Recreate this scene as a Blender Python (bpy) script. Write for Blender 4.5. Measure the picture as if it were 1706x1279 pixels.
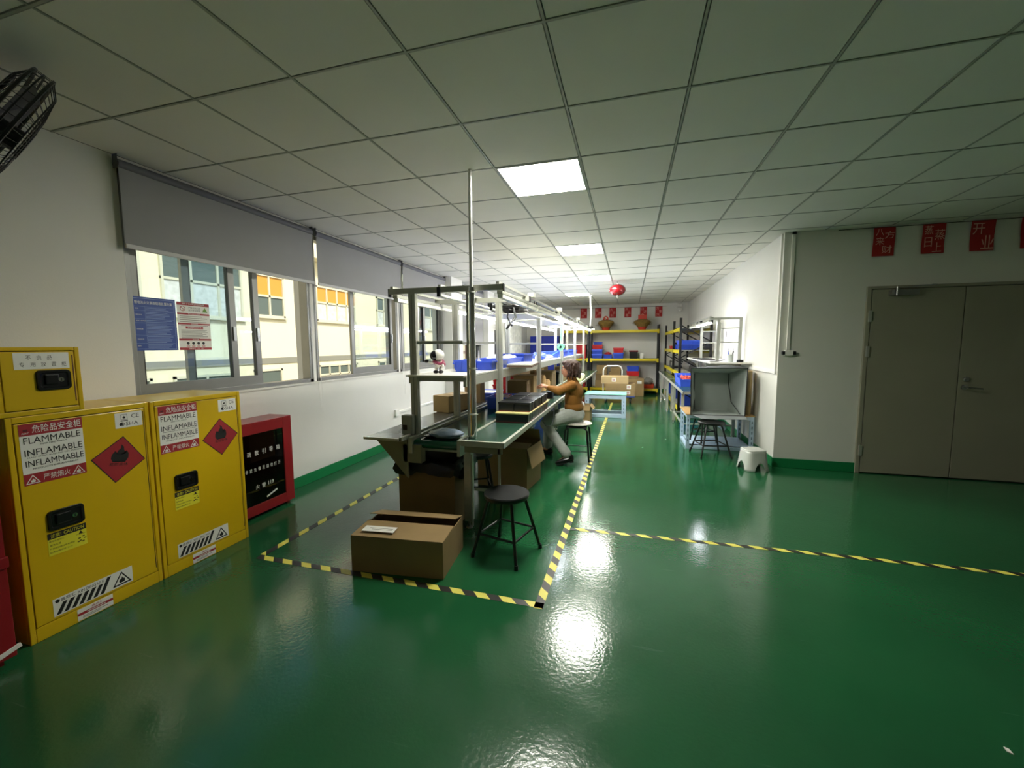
import bpy, bmesh, math, random
from mathutils import Vector, Matrix
random.seed(7)
for _o in list(bpy.data.objects): bpy.data.objects.remove(_o)
SC = bpy.context.scene
COL = SC.collection
PI = math.pi
# ------------------------------------------------------------ camera
CH, CEIL = 1.4425, 2.6967
FPX, YAW, PIT, ROL = 685.46, -.2768, -.0922, -.0056
_f = Vector((math.sin(YAW)*math.cos(PIT), math.cos(YAW)*math.cos(PIT), math.sin(PIT)))
_r = Vector((math.cos(YAW), -math.sin(YAW), 0)); _u = _r.cross(_f)
_r2 = _r*math.cos(ROL) + _u*math.sin(ROL); _u2 = _u*math.cos(ROL) - _r*math.sin(ROL)
cd = bpy.data.cameras.new('camera'); cam = bpy.data.objects.new('camera', cd); COL.objects.link(cam)
M_ = Matrix(((_r2.x, _u2.x, -_f.x, 0), (_r2.y, _u2.y, -_f.y, 0), (_r2.z, _u2.z, -_f.z, CH), (0, 0, 0, 1)))
cam.matrix_world = M_
cd.sensor_width = 36; cd.lens = FPX/1706*36; cd.clip_start = .02; cd.clip_end = 200
SC.camera = cam
# ------------------------------------------------------------ exposure, sky, sun
SC.view_settings.view_transform = 'Standard'
SC.view_settings.look = 'None'
SC.view_settings.gamma = 1
SC.view_settings.exposure = 2.45
w = bpy.data.worlds.new('sky'); SC.world = w; w.use_nodes = True
wn = w.node_tree.nodes; bg = wn['Background']
sky = wn.new('ShaderNodeTexSky'); sky.sky_type = 'HOSEK_WILKIE'; sky.turbidity = 7; sky.sun_direction = (.75, -.25, .6)
w.node_tree.links.new(sky.outputs[0], bg.inputs[0]); bg.inputs[1].default_value = 0.95
sl = bpy.data.lights.new('sun', 'SUN'); sl.energy = 0.75; sl.angle = math.radians(6); sl.color = (1, .93, .8)
so = bpy.data.objects.new('sun', sl); COL.objects.link(so)
so.rotation_euler = Vector((.75, -.25, .75)).to_track_quat('Z', 'Y').to_euler()
PANEL_E, TUBE_E = 12.0, 8.0
# ------------------------------------------------------------ materials
def lin(h):
    if isinstance(h, str):
        h = h.lstrip('#'); c = [int(h[i:i+2], 16)/255 for i in (0, 2, 4)]
    else: c = h
    return tuple((v/12.92 if v <= .04045 else ((v+.055)/1.055)**2.4) for v in c) + (1,)
MATS = {}
def mat(name, col, rough=.5, metal=0, noise=0, scale=8, bump=0, bscale=60, spec=.5, emit=None, estr=0, coat=0):
    if name in MATS: return MATS[name]
    m = bpy.data.materials.new(name); m.use_nodes = True; MATS[name] = m
    nt = m.node_tree; p = nt.nodes['Principled BSDF']
    p.inputs['Base Color'].default_value = lin(col); p.inputs['Roughness'].default_value = rough
    p.inputs['Metallic'].default_value = metal; p.inputs['Specular IOR Level'].default_value = spec
    if coat: p.inputs['Coat Weight'].default_value = coat; p.inputs['Coat Roughness'].default_value = .08
    tc = None
    if noise or bump:
        tc = nt.nodes.new('ShaderNodeTexCoord')
    if noise:
        n = nt.nodes.new('ShaderNodeTexNoise'); n.inputs['Scale'].default_value = scale; n.inputs['Detail'].default_value = 5
        nt.links.new(tc.outputs['Object'], n.inputs['Vector'])
        r = nt.nodes.new('ShaderNodeMapRange'); r.inputs[1].default_value = .3; r.inputs[2].default_value = .7
        r.inputs[3].default_value = 1-noise; r.inputs[4].default_value = 1+noise*.6
        nt.links.new(n.outputs['Fac'], r.inputs[0])
        hsv = nt.nodes.new('ShaderNodeHueSaturation'); hsv.inputs['Color'].default_value = lin(col)
        nt.links.new(r.outputs[0], hsv.inputs['Value']); nt.links.new(hsv.outputs[0], p.inputs['Base Color'])
    if bump:
        n2 = nt.nodes.new('ShaderNodeTexNoise'); n2.inputs['Scale'].default_value = bscale; n2.inputs['Detail'].default_value = 3
        nt.links.new(tc.outputs['Object'], n2.inputs['Vector'])
        b = nt.nodes.new('ShaderNodeBump'); b.inputs['Strength'].default_value = bump; b.inputs['Distance'].default_value = .01
        nt.links.new(n2.outputs['Fac'], b.inputs['Height']); nt.links.new(b.outputs[0], p.inputs['Normal'])
    if emit:
        p.inputs['Emission Color'].default_value = lin(emit); p.inputs['Emission Strength'].default_value = estr
    return m
def glass(name, tint=(1, 1, 1), refl=1.0):
    m = bpy.data.materials.new(name); m.use_nodes = True; MATS[name] = m
    nt = m.node_tree; nt.nodes.remove(nt.nodes['Principled BSDF'])
    t = nt.nodes.new('ShaderNodeBsdfTransparent'); t.inputs[0].default_value = (*tint, 1)
    g = nt.nodes.new('ShaderNodeBsdfGlossy'); g.inputs['Roughness'].default_value = .02
    fr = nt.nodes.new('ShaderNodeFresnel'); fr.inputs[0].default_value = 1.5
    ge = nt.nodes.new('ShaderNodeNewGeometry'); mi_ = nt.nodes.new('ShaderNodeMapRange'); mi_.inputs[3].default_value = 1.5; mi_.inputs[4].default_value = 1/1.5
    nt.links.new(ge.outputs['Backfacing'], mi_.inputs[0]); nt.links.new(mi_.outputs[0], fr.inputs[0])
    mu = nt.nodes.new('ShaderNodeMath'); mu.operation = 'MULTIPLY'; mu.use_clamp = True; mu.inputs[1].default_value = refl
    mx = nt.nodes.new('ShaderNodeMixShader')
    nt.links.new(fr.outputs[0], mu.inputs[0]); nt.links.new(mu.outputs[0], mx.inputs[0])
    nt.links.new(t.outputs[0], mx.inputs[1]); nt.links.new(g.outputs[0], mx.inputs[2])
    nt.links.new(mx.outputs[0], nt.nodes['Material Output'].inputs[0])
    return m
def floor_material():
    m = bpy.data.materials.new('green epoxy'); m.use_nodes = True; nt = m.node_tree; p = nt.nodes['Principled BSDF']
    tc = nt.nodes.new('ShaderNodeTexCoord'); N = nt.nodes.new; L = nt.links.new
    n = N('ShaderNodeTexNoise'); n.inputs['Scale'].default_value = 1.1; n.inputs['Detail'].default_value = 8; L(tc.outputs['Object'], n.inputs['Vector'])
    cr = N('ShaderNodeValToRGB'); cr.color_ramp.elements[0].position = .3; cr.color_ramp.elements[1].position = .72
    cr.color_ramp.elements[0].color = lin('#1b5130'); cr.color_ramp.elements[1].color = lin('#22603a'); L(n.outputs['Fac'], cr.inputs[0])
    # scuffs: stretched noise thresholded
    mp = N('ShaderNodeMapping'); mp.inputs['Rotation'].default_value = (0, 0, .5); mp.inputs['Scale'].default_value = (1.2, 14, 1); L(tc.outputs['Object'], mp.inputs['Vector'])
    n3 = N('ShaderNodeTexNoise'); n3.inputs['Scale'].default_value = 2.2; n3.inputs['Detail'].default_value = 6; L(mp.outputs[0], n3.inputs['Vector'])
    r3 = N('ShaderNodeMapRange'); r3.inputs[1].default_value = .69; r3.inputs[2].default_value = .78; r3.inputs[4].default_value = .3; L(n3.outputs['Fac'], r3.inputs[0])
    mx = N('ShaderNodeMixRGB'); mx.inputs[2].default_value = lin('#5f8a70'); L(r3.outputs[0], mx.inputs[0]); L(cr.outputs[0], mx.inputs[1]); L(mx.outputs[0], p.inputs['Base Color'])
    rr = N('ShaderNodeMapRange'); rr.inputs[1].default_value = .3; rr.inputs[2].default_value = .7; rr.inputs[3].default_value = .10; rr.inputs[4].default_value = .17
    n4 = N('ShaderNodeTexNoise'); n4.inputs['Scale'].default_value = 3; n4.inputs['Detail'].default_value = 6; L(tc.outputs['Object'], n4.inputs['Vector']); L(n4.outputs['Fac'], rr.inputs[0]); L(rr.outputs[0], p.inputs['Roughness'])
    b1 = N('ShaderNodeTexNoise'); b1.inputs['Scale'].default_value = 55; b1.inputs['Detail'].default_value = 2; L(tc.outputs['Object'], b1.inputs['Vector'])
    b2 = N('ShaderNodeTexNoise'); b2.inputs['Scale'].default_value = 4; b2.inputs['Detail'].default_value = 3; L(tc.outputs['Object'], b2.inputs['Vector'])
    bp = N('ShaderNodeBump'); bp.inputs['Strength'].default_value = .07; bp.inputs['Distance'].default_value = .01; L(b1.outputs['Fac'], bp.inputs['Height'])
    bq = N('ShaderNodeBump'); bq.inputs['Strength'].default_value = .045; bq.inputs['Distance'].default_value = .03; L(b2.outputs['Fac'], bq.inputs['Height']); L(bp.outputs[0], bq.inputs['Normal'])
    L(bq.outputs[0], p.inputs['Normal']); p.inputs['Specular IOR Level'].default_value = .6
    return m
def ceiling_material():
    m = mat('ceiling tile', '#d6d6cc', .85); nt = m.node_tree; p = nt.nodes['Principled BSDF']; N = nt.nodes.new; L = nt.links.new
    tc = N('ShaderNodeTexCoord'); v = N('ShaderNodeTexVoronoi'); v.inputs['Scale'].default_value = 70; v.inputs['Randomness'].default_value = .12
    L(tc.outputs['Object'], v.inputs['Vector'])
    r = N('ShaderNodeMapRange'); r.inputs[1].default_value = .1; r.inputs[2].default_value = .3; r.inputs[3].default_value = .86; r.inputs[4].default_value = 1; L(v.outputs['Distance'], r.inputs[0])
    n = N('ShaderNodeTexNoise'); n.inputs['Scale'].default_value = 2; L(tc.outputs['Object'], n.inputs['Vector'])
    mm = N('ShaderNodeMath'); mm.operation = 'MULTIPLY'; r2 = N('ShaderNodeMapRange'); r2.inputs[3].default_value = .93; r2.inputs[4].default_value = 1.05; L(n.outputs['Fac'], r2.inputs[0])
    L(r.outputs[0], mm.inputs[0]); L(r2.outputs[0], mm.inputs[1])
    h = N('ShaderNodeHueSaturation'); h.inputs['Color'].default_value = lin('#dedcd2'); L(mm.outputs[0], h.inputs['Value']); L(h.outputs[0], p.inputs['Base Color'])
    return m
WALL = mat('wall paint', '#dddbd2', .75, noise=.04, scale=1.5, bump=.05, bscale=120)
FLOOR = floor_material(); TILE = ceiling_material()
TBAR = mat('white grid bar', '#9a9c90', .5)
GAP = mat('dark gap', '#23241f', .9)
ALU = mat('aluminium', '#b9bab2', .38, .55, noise=.06, scale=20)
ALUP = mat('anodised profile', '#b4b5a9', .4, .3, noise=.05, scale=30)
ALUD = mat('dull window aluminium', '#84847f', .42, .5, noise=.06, scale=6)
CHROME = mat('chrome', '#d8d8d2', .12, 1)
STEEL = mat('steel', '#9a9c98', .3, .9)
BLACK = mat('black paint', '#0d0d0e', .35)
BLACKP = mat('black plastic', '#111214', .28)
DARK = mat('dark void', '#060606', .9)
YEL = mat('yellow enamel', '#d9b310', .33, noise=.03, scale=3, coat=.15)
YELD = mat('yellow enamel seam', '#4a3c06', .6)
RED = mat('red enamel', '#8f1820', .32, coat=.2)
WHITE = mat('white print', '#e6e6de', .6)
INK = mat('black print', '#14130f', .6)
REDP = mat('red print', '#a1222a', .55)
GREENB = mat('green upturn', '#177a45', .3)
BLUE = mat('blue plastic', '#4468ea', .4, noise=.05)
BLUE2 = mat('deep blue plastic', '#2a4cc0', .4, noise=.05)
REDB = mat('red plastic', '#c22126', .38, noise=.05)
CARD = mat('cardboard', '#977d54', .85, noise=.1, scale=5)
CARDL = mat('light cardboard', '#bfa476', .85, noise=.08, scale=5)
CARDD = mat('brown cardboard', '#7a6340', .85, noise=.1, scale=4)
PAPER = mat('white paper', '#eceae2', .7)
BELT = mat('green belt', '#0f4a33', .16, noise=.1, scale=2)
MATG = mat('green bench mat', '#27493a', .22, noise=.12, scale=4, bump=.08, bscale=4)
MATD = mat('grey bench mat', '#6c7069', .22, noise=.12, scale=4)
BLINDM = mat('grey blind cloth', '#908f8d', .8, noise=.04, scale=3, bump=.04, bscale=300)
DOORM = mat('beige door paint', '#979380', .5, noise=.05, scale=2, bump=.05, bscale=200)
GLASS = glass('window glass', (.86, .93, .97), 1.4)
GLASSC = glass('clear pane', (.97, .98, .99), 1.0)
GLASSD = glass('dark cabinet glass', (.25, .22, .22), 1.2)
YSHELF = mat('yellow shelf beam', '#d9c51f', .4)
LBLUE = mat('pale blue steel', '#b4c9dd', .4, noise=.08, scale=10)
WOOD = mat('pale plywood', '#c79f68', .6, noise=.15, scale=3)
SKIN = mat('skin', '#c98f72', .5)
def emis(name, col, s):
    return mat(name, col, .5, emit=col, estr=s)
PANEL = emis('lit diffuser', '#fffdf0', PANEL_E)
TUBE = emis('lit tube', '#f4f7ff', TUBE_E)
TUBEOFF = mat('milky tube', '#e9e9dc', .35)
# ------------------------------------------------------------ mesh builder
_tc = {}
def glyphs(s, bold=0.0):
    k = (s, bold)
    if k in _tc: return _tc[k]
    cu = bpy.data.curves.new('t', 'FONT'); cu.body = s; cu.size = 1; cu.resolution_u = 2; cu.offset = 0
    ob = bpy.data.objects.new('t', cu); COL.objects.link(ob)
    dg = bpy.context.evaluated_depsgraph_get(); dg.update()
    me = bpy.data.meshes.new_from_object(ob.evaluated_get(dg))
    vs = [(v.co.x, v.co.y) for v in me.vertices]; fs = [tuple(p.vertices) for p in me.polygons]
    bpy.data.objects.remove(ob); bpy.data.curves.remove(cu); bpy.data.meshes.remove(me)
    _tc[k] = (vs, fs); return _tc[k]
class MB:
    def __init__(s, m=None):
        s.v = []; s.f = []; s.mi = []; s.mats = []; s.cur = 0
        if m is not None: s.use(m)
    def use(s, m):
        if m not in s.mats: s.mats.append(m)
        s.cur = s.mats.index(m); return s
    def add(s, vs, fs):
        n = len(s.v); s.v += [tuple(v) for v in vs]
        for f in fs: s.f.append(tuple(i+n for i in f)); s.mi.append(s.cur)
        return s
    def box(s, x0, x1, y0, y1, z0, z1):
        x0, x1 = min(x0, x1), max(x0, x1); y0, y1 = min(y0, y1), max(y0, y1); z0, z1 = min(z0, z1), max(z0, z1)
        v = [(x, y, z) for x in (x0, x1) for y in (y0, y1) for z in (z0, z1)]
        return s.add(v, [(0, 1, 3, 2), (4, 6, 7, 5), (0, 4, 5, 1), (2, 3, 7, 6), (0, 2, 6, 4), (1, 5, 7, 3)])
    def obox(s, c, size, rot):
        """box of a size about c, turned by a 3x3 matrix or an angle about z"""
        if not isinstance(rot, Matrix): rot = Matrix.Rotation(rot, 3, 'Z')
        c = Vector(c); h = [q/2 for q in size]
        v = [c+rot @ Vector((x*h[0], y*h[1], z*h[2])) for x in (-1, 1) for y in (-1, 1) for z in (-1, 1)]
        return s.add(v, [(0, 1, 3, 2), (4, 6, 7, 5), (0, 4, 5, 1), (2, 3, 7, 6), (0, 2, 6, 4), (1, 5, 7, 3)])
    def beam(s, a, b, w, h, up=(0, 0, 1)):
        a, b = Vector(a), Vector(b); d = (b-a); L = d.length; d.normalize(); up = Vector(up)
        if abs(d.dot(up)) > .99: up = Vector((1, 0, 0))
        x = d.cross(up).normalized(); z = x.cross(d)
        return s.obox((a+b)/2, (w, L, h), Matrix((x, d, z)).transposed())
    def cyl(s, a, b, r, r2=None, n=12, cap=True):
        a, b = Vector(a), Vector(b); r2 = r if r2 is None else r2; d = (b-a).normalized()
        up = Vector((0, 0, 1)) if abs(d.z) < .9 else Vector((1, 0, 0)); x = d.cross(up).normalized(); y = d.cross(x)
        vs = []
        for i in range(n):
            t = 2*PI*i/n; o = x*math.cos(t)+y*math.sin(t); vs += [a+o*r, b+o*r2]
        fs = [(2*i, 2*((i+1) % n), 2*((i+1) % n)+1, 2*i+1) for i in range(n)]
        if cap: fs += [tuple(2*i for i in range(n))[::-1], tuple(2*i+1 for i in range(n))]
        return s.add(vs, fs)
    def tube(s, pts, r, n=8, closed=False):
        pts = [Vector(p) for p in pts]; m = len(pts); rings = []; prev = None; base = len(s.v); vs = []
        for i, p in enumerate(pts):
            a = pts[(i-1) % m] if (closed or i > 0) else p; b = pts[(i+1) % m] if (closed or i < m-1) else p
            d = (b-a).normalized()
            if prev is None:
                up = Vector((0, 0, 1)) if abs(d.z) < .9 else Vector((1, 0, 0)); x = d.cross(up).normalized()
            else:
                x = prev - d*prev.dot(d); x.normalize()
            prev = x; y = d.cross(x); rr = r[i] if isinstance(r, (list, tuple)) else r
            vs += [p+(x*math.cos(2*PI*k/n)+y*math.sin(2*PI*k/n))*rr for k in range(n)]
        fs = []
        for i in range(m if closed else m-1):
            j = (i+1) % m
            for k in range(n): fs.append((i*n+k, i*n+(k+1) % n, j*n+(k+1) % n, j*n+k))
        if not closed: fs += [tuple(range(n))[::-1], tuple((m-1)*n+k for k in range(n))]
        return s.add(vs, fs)
    def lathe(s, prof, c=(0, 0, 0), n=24, axis=None):
        c = Vector(c); vs = []; m = len(prof)
        R = Vector((0, 0, 1)).rotation_difference(Vector(axis).normalized()).to_matrix() if axis else Matrix.Identity(3)
        for i in range(n):
            t = 2*PI*i/n; vs += [c+R @ Vector((r*math.cos(t), r*math.sin(t), z)) for r, z in prof]
        fs = [(i*m+k, ((i+1) % n)*m+k, ((i+1) % n)*m+k+1, i*m+k+1) for i in range(n) for k in range(m-1)]
        if prof[0][0] > 1e-5: fs.append(tuple(i*m for i in range(n))[::-1])
        if prof[-1][0] > 1e-5: fs.append(tuple(i*m+m-1 for i in range(n)))
        return s.add(vs, fs)
    def ball(s, c, r, n=16, m=10, squash=(1, 1, 1)):
        c = Vector(c); vs = [c+Vector((0, 0, -r*squash[2]))]
        for j in range(1, m):
            a = -PI/2+PI*j/m
            vs += [c+Vector((r*math.cos(a)*math.cos(2*PI*i/n)*squash[0], r*math.cos(a)*math.sin(2*PI*i/n)*squash[1], r*math.sin(a)*squash[2])) for i in range(n)]
        vs.append(c+Vector((0, 0, r*squash[2]))); fs = [(0, 1+(i+1) % n, 1+i) for i in range(n)]
        for j in range(m-2):
            for i in range(n): a = 1+j*n; fs.append((a+i, a+(i+1) % n, a+n+(i+1) % n, a+n+i))
        a = 1+(m-2)*n; fs += [(a+i, a+(i+1) % n, len(vs)-1) for i in range(n)]
        return s.add(vs, fs)
    def poly(s, pts): return s.add(pts, [tuple(range(len(pts)))])
    def prism(s, pts, off):
        off = Vector(off); n = len(pts); p = [Vector(q) for q in pts]
        return s.add(p+[q+off for q in p], [tuple(range(n))[::-1], tuple(range(n, 2*n))]+[(i, (i+1) % n, n+(i+1) % n, n+i) for i in range(n)])
    def build(s, name, parent=None, world=False, smooth=False, bevel=0, mods=None):
        me = bpy.data.meshes.new(name)
        v = s.v
        if world and parent is not None:
            o = Vector((0, 0, 0)); q = parent
            while q is not None: o += q.location; q = q.parent
            v = [(a-o.x, b-o.y, c-o.z) for a, b, c in v]
        elif world and world is not True:
            pass
        me.from_pydata(v, [], s.f)
        for m in s.mats: me.materials.append(m)
        me.polygons.foreach_set('material_index', s.mi)
        bm = bmesh.new(); bm.from_mesh(me); bmesh.ops.recalc_face_normals(bm, faces=bm.faces); bm.to_mesh(me); bm.free()
        if smooth:
            me.polygons.foreach_set('use_smooth', [True]*len(me.polygons)); me.set_sharp_from_angle(angle=math.radians(40))
        ob = bpy.data.objects.new(name, me); COL.objects.link(ob)
        if parent is not None: ob.parent = parent
        if bevel:
            b = ob.modifiers.new('edge', 'BEVEL'); b.width = bevel; b.segments = 2; b.limit_method = 'ANGLE'; b.harden_normals = False
        return ob
class Sheet:
    """2D drawing on a plane: origin o, axes u and v (unit vectors), normal w; layers stack outwards"""
    def __init__(s, mb, o, u, v, w, step=.0004):
        s.b = mb; s.o = Vector(o); s.u = Vector(u); s.v = Vector(v); s.w = Vector(w); s.l = 0; s.step = step
    def P(s, a, b): return s.o+s.u*a+s.v*b+s.w*(s.l*s.step)
    def rect(s, a0, b0, a1, b1, m): s.b.use(m); s.b.poly([s.P(a0, b0), s.P(a1, b0), s.P(a1, b1), s.P(a0, b1)]); return s
    def pg(s, pts, m): s.b.use(m); s.b.poly([s.P(*p) for p in pts]); return s
    def base(s, a0, b0, a1, b1, m):
        s.b.use(m); s.b.prism([s.P(a0, b0), s.P(a1, b0), s.P(a1, b1), s.P(a0, b1)], s.w*.0006); s.l += 2.5; return s
    def up(s): s.l += 1; return s
    def text(s, t, a0, b0, a1, b1, m, bold=.0, keep=False):
        vs, fs = glyphs(t, bold)
        if not vs: return s
        x0 = min(v[0] for v in vs); x1 = max(v[0] for v in vs); y0 = min(v[1] for v in vs); y1 = max(v[1] for v in vs)
        sx = (a1-a0)/max(x1-x0, 1e-6); sy = (b1-b0)/max(y1-y0, 1e-6)
        if keep: k = min(sx, sy); a0 += ((a1-a0)-(x1-x0)*k)/2; b0 += ((b1-b0)-(y1-y0)*k)/2; sx = sy = k
        s.b.use(m); s.b.add([s.P(a0+(x-x0)*sx, b0+(y-y0)*sy) for x, y in vs], fs); return s
    def frame(s, a0, b0, a1, b1, t, m):
        s.rect(a0, b0, a1, b0+t, m); s.rect(a0, b1-t, a1, b1, m); s.rect(a0, b0+t, a0+t, b1-t, m); s.rect(a1-t, b0+t, a1, b1-t, m); return s
    def tri(s, ca, cb, h, m): s.pg([(ca-h*.6, cb-h/2), (ca+h*.6, cb-h/2), (ca, cb+h/2)], m); return s
    def flame(s, ca, cb, h, m):
        p = [(-.30, -.5), (.30, -.5), (.42, -.25), (.40, 0), (.28, .16), (.27, -.02), (.15, .2), (.12, .36), (-.02, .5), (.0, .3), (-.12, .16), (-.2, -.04), (-.27, .12), (-.4, -.08), (-.42, -.3)]
        c = (0, -.12); s.b.use(m)
        for i in range(len(p)):
            a, b = p[i], p[(i+1) % len(p)]
            s.b.poly([s.P(ca+c[0]*h, cb+c[1]*h), s.P(ca+a[0]*h, cb+a[1]*h), s.P(ca+b[0]*h, cb+b[1]*h)])
        return s
# ------------------------------------------------------------ object helpers
def thing(name, label, cat, loc=(0, 0, 0), rz=0, group=None):
    o = bpy.data.objects.new(name, None); COL.objects.link(o); o.location = loc; o.rotation_euler = (0, 0, rz); o.empty_display_size = .1
    o['label'] = label; o['category'] = cat
    if group: o['group'] = group
    return o
def tag(o, label, cat, group=None, kind=None):
    o['label'] = label; o['category'] = cat
    if group: o['group'] = group
    if kind: o['kind'] = kind
    return o
def solo(mb, name, label, cat, loc=None, rz=0, group=None, kind=None, **k):
    o = mb.build(name, **k)
    if loc is not None: o.location = loc
    o.rotation_euler = (0, 0, rz)
    return tag(o, label, cat, group, kind)
def struct(mb, name, parent=None, **k):
    o = mb.build(name, parent, **k)
    if parent is None: o['kind'] = 'structure'
    return o
def copy_tree(o, parent=None):
    c = o.copy(); COL.objects.link(c)
    if parent is not None: c.parent = parent
    for ch in list(o.children): copy_tree(ch, c)
    return c
def dup(o, loc, rz=None, label=None, group=None):
    c = copy_tree(o); c.location = loc
    if rz is not None: c.rotation_euler = (0, 0, rz)
    if label: c['label'] = label
    if group: c['group'] = group
    return c
# ============================================================ SETTING
XL, XR, XE, YN, YD, YB = -3.255, 1.664, 6.2, -3.2, 5.45, 13.3
GX0, GY0 = -.9426, 1.6889
f = MB(FLOOR); f.box(XL-.25, XE+.2, YN-.2, YB+.2, -.12, 0); struct(f, 'floor')
# ceiling: tiles between T bars
LIT = {(0, 2), (0, 6), (0, 10), (-1, 14)}
c = MB(TILE); g = MB(TBAR); gp = MB(GAP)
gp.box(XL-.25, XE+.2, YN-.2, YB+.2, CEIL+.03, CEIL+.1)
for i in range(-4, 13):
    x0 = max(GX0+.6*i, XL); x1 = min(GX0+.6*(i+1), XE)
    if x1-x0 < .02: continue
    for j in range(-9, 20):
        y0 = max(GY0+.6*j, YN); y1 = min(GY0+.6*(j+1), YB)
        if y1-y0 < .02 or (i, j) in LIT or (x0 > XR+.1 and y0 > YD+.1): continue
        c.box(x0+.010, x1-.010, y0+.010, y1-.010, CEIL-.001, CEIL+.02)
for i in range(-3, 12):
    x = GX0+.6*i; g.box(x-.0055, x+.0055, YN, YB if x < XR else YD, CEIL-.003, CEIL+.025)
for j in range(-8, 20):
    y = GY0+.6*j; g.box(XL, XE if y < YD else XR, y-.0055, y+.0055, CEIL-.0035, CEIL+.025)
ce = struct(c, 'ceiling'); struct(g, 'ceiling_grid', ce); struct(gp, 'ceiling_backing', ce)
# left wall with openings
WIN = [(2.0, 3.70), (3.74, 5.42), (5.46, 6.95), (7.5, 8.95)]; SILL = 1.065; HEAD = 2.63
wl = MB(WALL)
wl.box(XL-.24, XL, .4, 2.0, 0, CEIL); wl.box(XL-.24, XL, YN-.2, -.9, 0, CEIL); wl.box(XL-.24, XL, -.9, .4, 0, SILL); wl.box(XL-.24, XL, -.9, .4, HEAD, CEIL); wl.box(XL-.24, XL, 2.0, 8.95, 0, SILL); wl.box(XL-.24, XL, 2.0, 8.95, HEAD, CEIL)  # includes an out-of-view opening for the added daylight window
wl.box(XL-.24, XL, 6.95, 7.5, SILL, HEAD); wl.box(XL-.24, XL, 8.95, 9.75, SILL-1.07, HEAD+.067); wl.box(XL-.24, XL, 10.55, YB+.2, 0, CEIL); wl.box(XL-.24, XL, 9.75, 10.55, 2.05, CEIL)
wl.box(XL-.001, XL+.155, 6.95, 7.45, 0, CEIL-.004); wl.box(XL-.001, XL+.155, 8.95, 9.4, 0, CEIL-.004)
struct(wl, 'wall_left')
b = MB(WALL); b.box(XL-.25, XR+.2, YB, YB+.2, 0, CEIL); struct(b, 'wall_back')
b = MB(WALL); b.box(XR, XR+.2, YD+.2, YB, 0, CEIL); struct(b, 'wall_right')
b = MB(WALL); b.box(XR+.0, 2.49, YD-.02, YD+.2, 0, CEIL); b.box(4.15, XE, YD-.02, YD+.2, 0, CEIL); b.box(2.49, 4.15, YD-.02, YD+.2, 2.04, CEIL); struct(b, 'wall_front')
b = MB(WALL); b.box(XE, XE+.2, YN, YD+.2, 0, CEIL); struct(b, 'wall_east')
b = MB(WALL); b.box(XL-.25, XE+.2, YN-.2, YN, 0, CEIL); struct(b, 'wall_near')
b = MB(WALL); b.box(2.3, 4.3, YD+.2, YD+.3, 0, CEIL); struct(b, 'wall_outer')
for nm, a in (('baseboard_left', (XL, XL+.012, YN, YB)), ('baseboard_back', (XL, XR, YB-.012, YB)), ('baseboard_right', (XR-.012, XR, YD, YB)), ('baseboard_front', (XR-.012, 2.49, YD-.034, YD-.02))):
    m = MB(GREENB); m.box(a[0], a[1], a[2], a[3], 0, .11)
    if nm == 'baseboard_left': m.box(XL+.15, XL+.167, 6.94, 7.46, 0, .11); m.box(XL+.15, XL+.167, 8.94, 9.41, 0, .11)
    if nm == 'baseboard_front': m.box(4.15, XE, YD-.034, YD-.02, 0, .11)
    struct(m, nm, bevel=.004)
# window frames and panes
def window(n, y0, y1, sashes, glassed):
    X0, X1 = XL-.13, XL-.03
    m = MB(ALUD); m.box(X0, X1, y0, y0+.05, SILL, HEAD); m.box(X0, X1, y1-.05, y1, SILL, HEAD); m.box(X0, X1, y0, y1, SILL, SILL+.04); m.box(X0, X1, y0, y1, HEAD-.04, HEAD)
    m.box(X1-.012, X1+.004, y0+.012, y0+.022, SILL+.04, HEAD); m.box(X1-.012, X1+.004, y1-.022, y1-.012, SILL+.04, HEAD)
    w_ = struct(m, 'window_%d' % n, bevel=.003)
    for (a, b_, dx) in sashes:
        s = MB(ALUD); q = .055; xa, xb = XL-.075+dx, XL-.045+dx
        s.box(xa, xb, a, a+q, SILL+.04, HEAD-.04); s.box(xa, xb, b_-q, b_, SILL+.04, HEAD-.04); s.box(xa, xb, a+q, b_-q, SILL+.04, SILL+.12); s.box(xa, xb, a+q, b_-q, HEAD-.1, HEAD-.04)
        s.use(BLACK); s.box(xa-.002, xb+.001, a+q, a+q+.006, SILL+.12, HEAD-.1); s.box(xa-.002, xb+.001, b_-q-.008, b_-q, SILL+.12, HEAD-.1)
        s.use(STEEL); s.box(xb, xb+.012, b_-q+.015, b_-.015, 1.5, 1.62)
        so_ = s.build('sash', w_)
        p = MB(GLASS); p.box((xa+xb)/2-.003, (xa+xb)/2+.003, a+q, b_-q, SILL+.12, HEAD-.1); p.build('pane', so_)
    for (a, b_) in glassed:
        p = MB(GLASSC); p.box(XL-.115, XL-.11, a, b_, SILL+.04, HEAD-.04); p.build('fixed_pane', w_)
    return w_
window(1, 2.0, 3.70, [(2.04, 2.83, 0.0), (2.42, 3.1, -.035)], [])
window(2, 3.74, 5.42, [(4.38, 5.3, 0)], [])
window(3, 5.46, 6.95, [(5.55, 6.3, 0), (6.2, 6.92, -.035)], [])
window(5, -.9, .4, [(-.85, -.2, 0), (-.25, .35, -.035)], [])  # added window, out of view, only to let daylight into the near end
window(4, 7.5, 8.95, [(7.55, 8.25, 0), (8.2, 8.92, -.035)], [])
m = MB(WALL); m.box(XL-.03, XL+.012, 1.99, 6.96, SILL-.012, SILL+.004); m.box(XL-.03, XL+.012, 7.5, 8.95, SILL-.012, SILL+.004); struct(m, 'trim_1')
for n, yy in ((2, 3.70), (3, 5.42)):
    m = MB(WALL); m.box(XL-.24, XL-.03, yy, yy+.04, SILL, HEAD); struct(m, 'trim_%d' % n)
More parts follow.
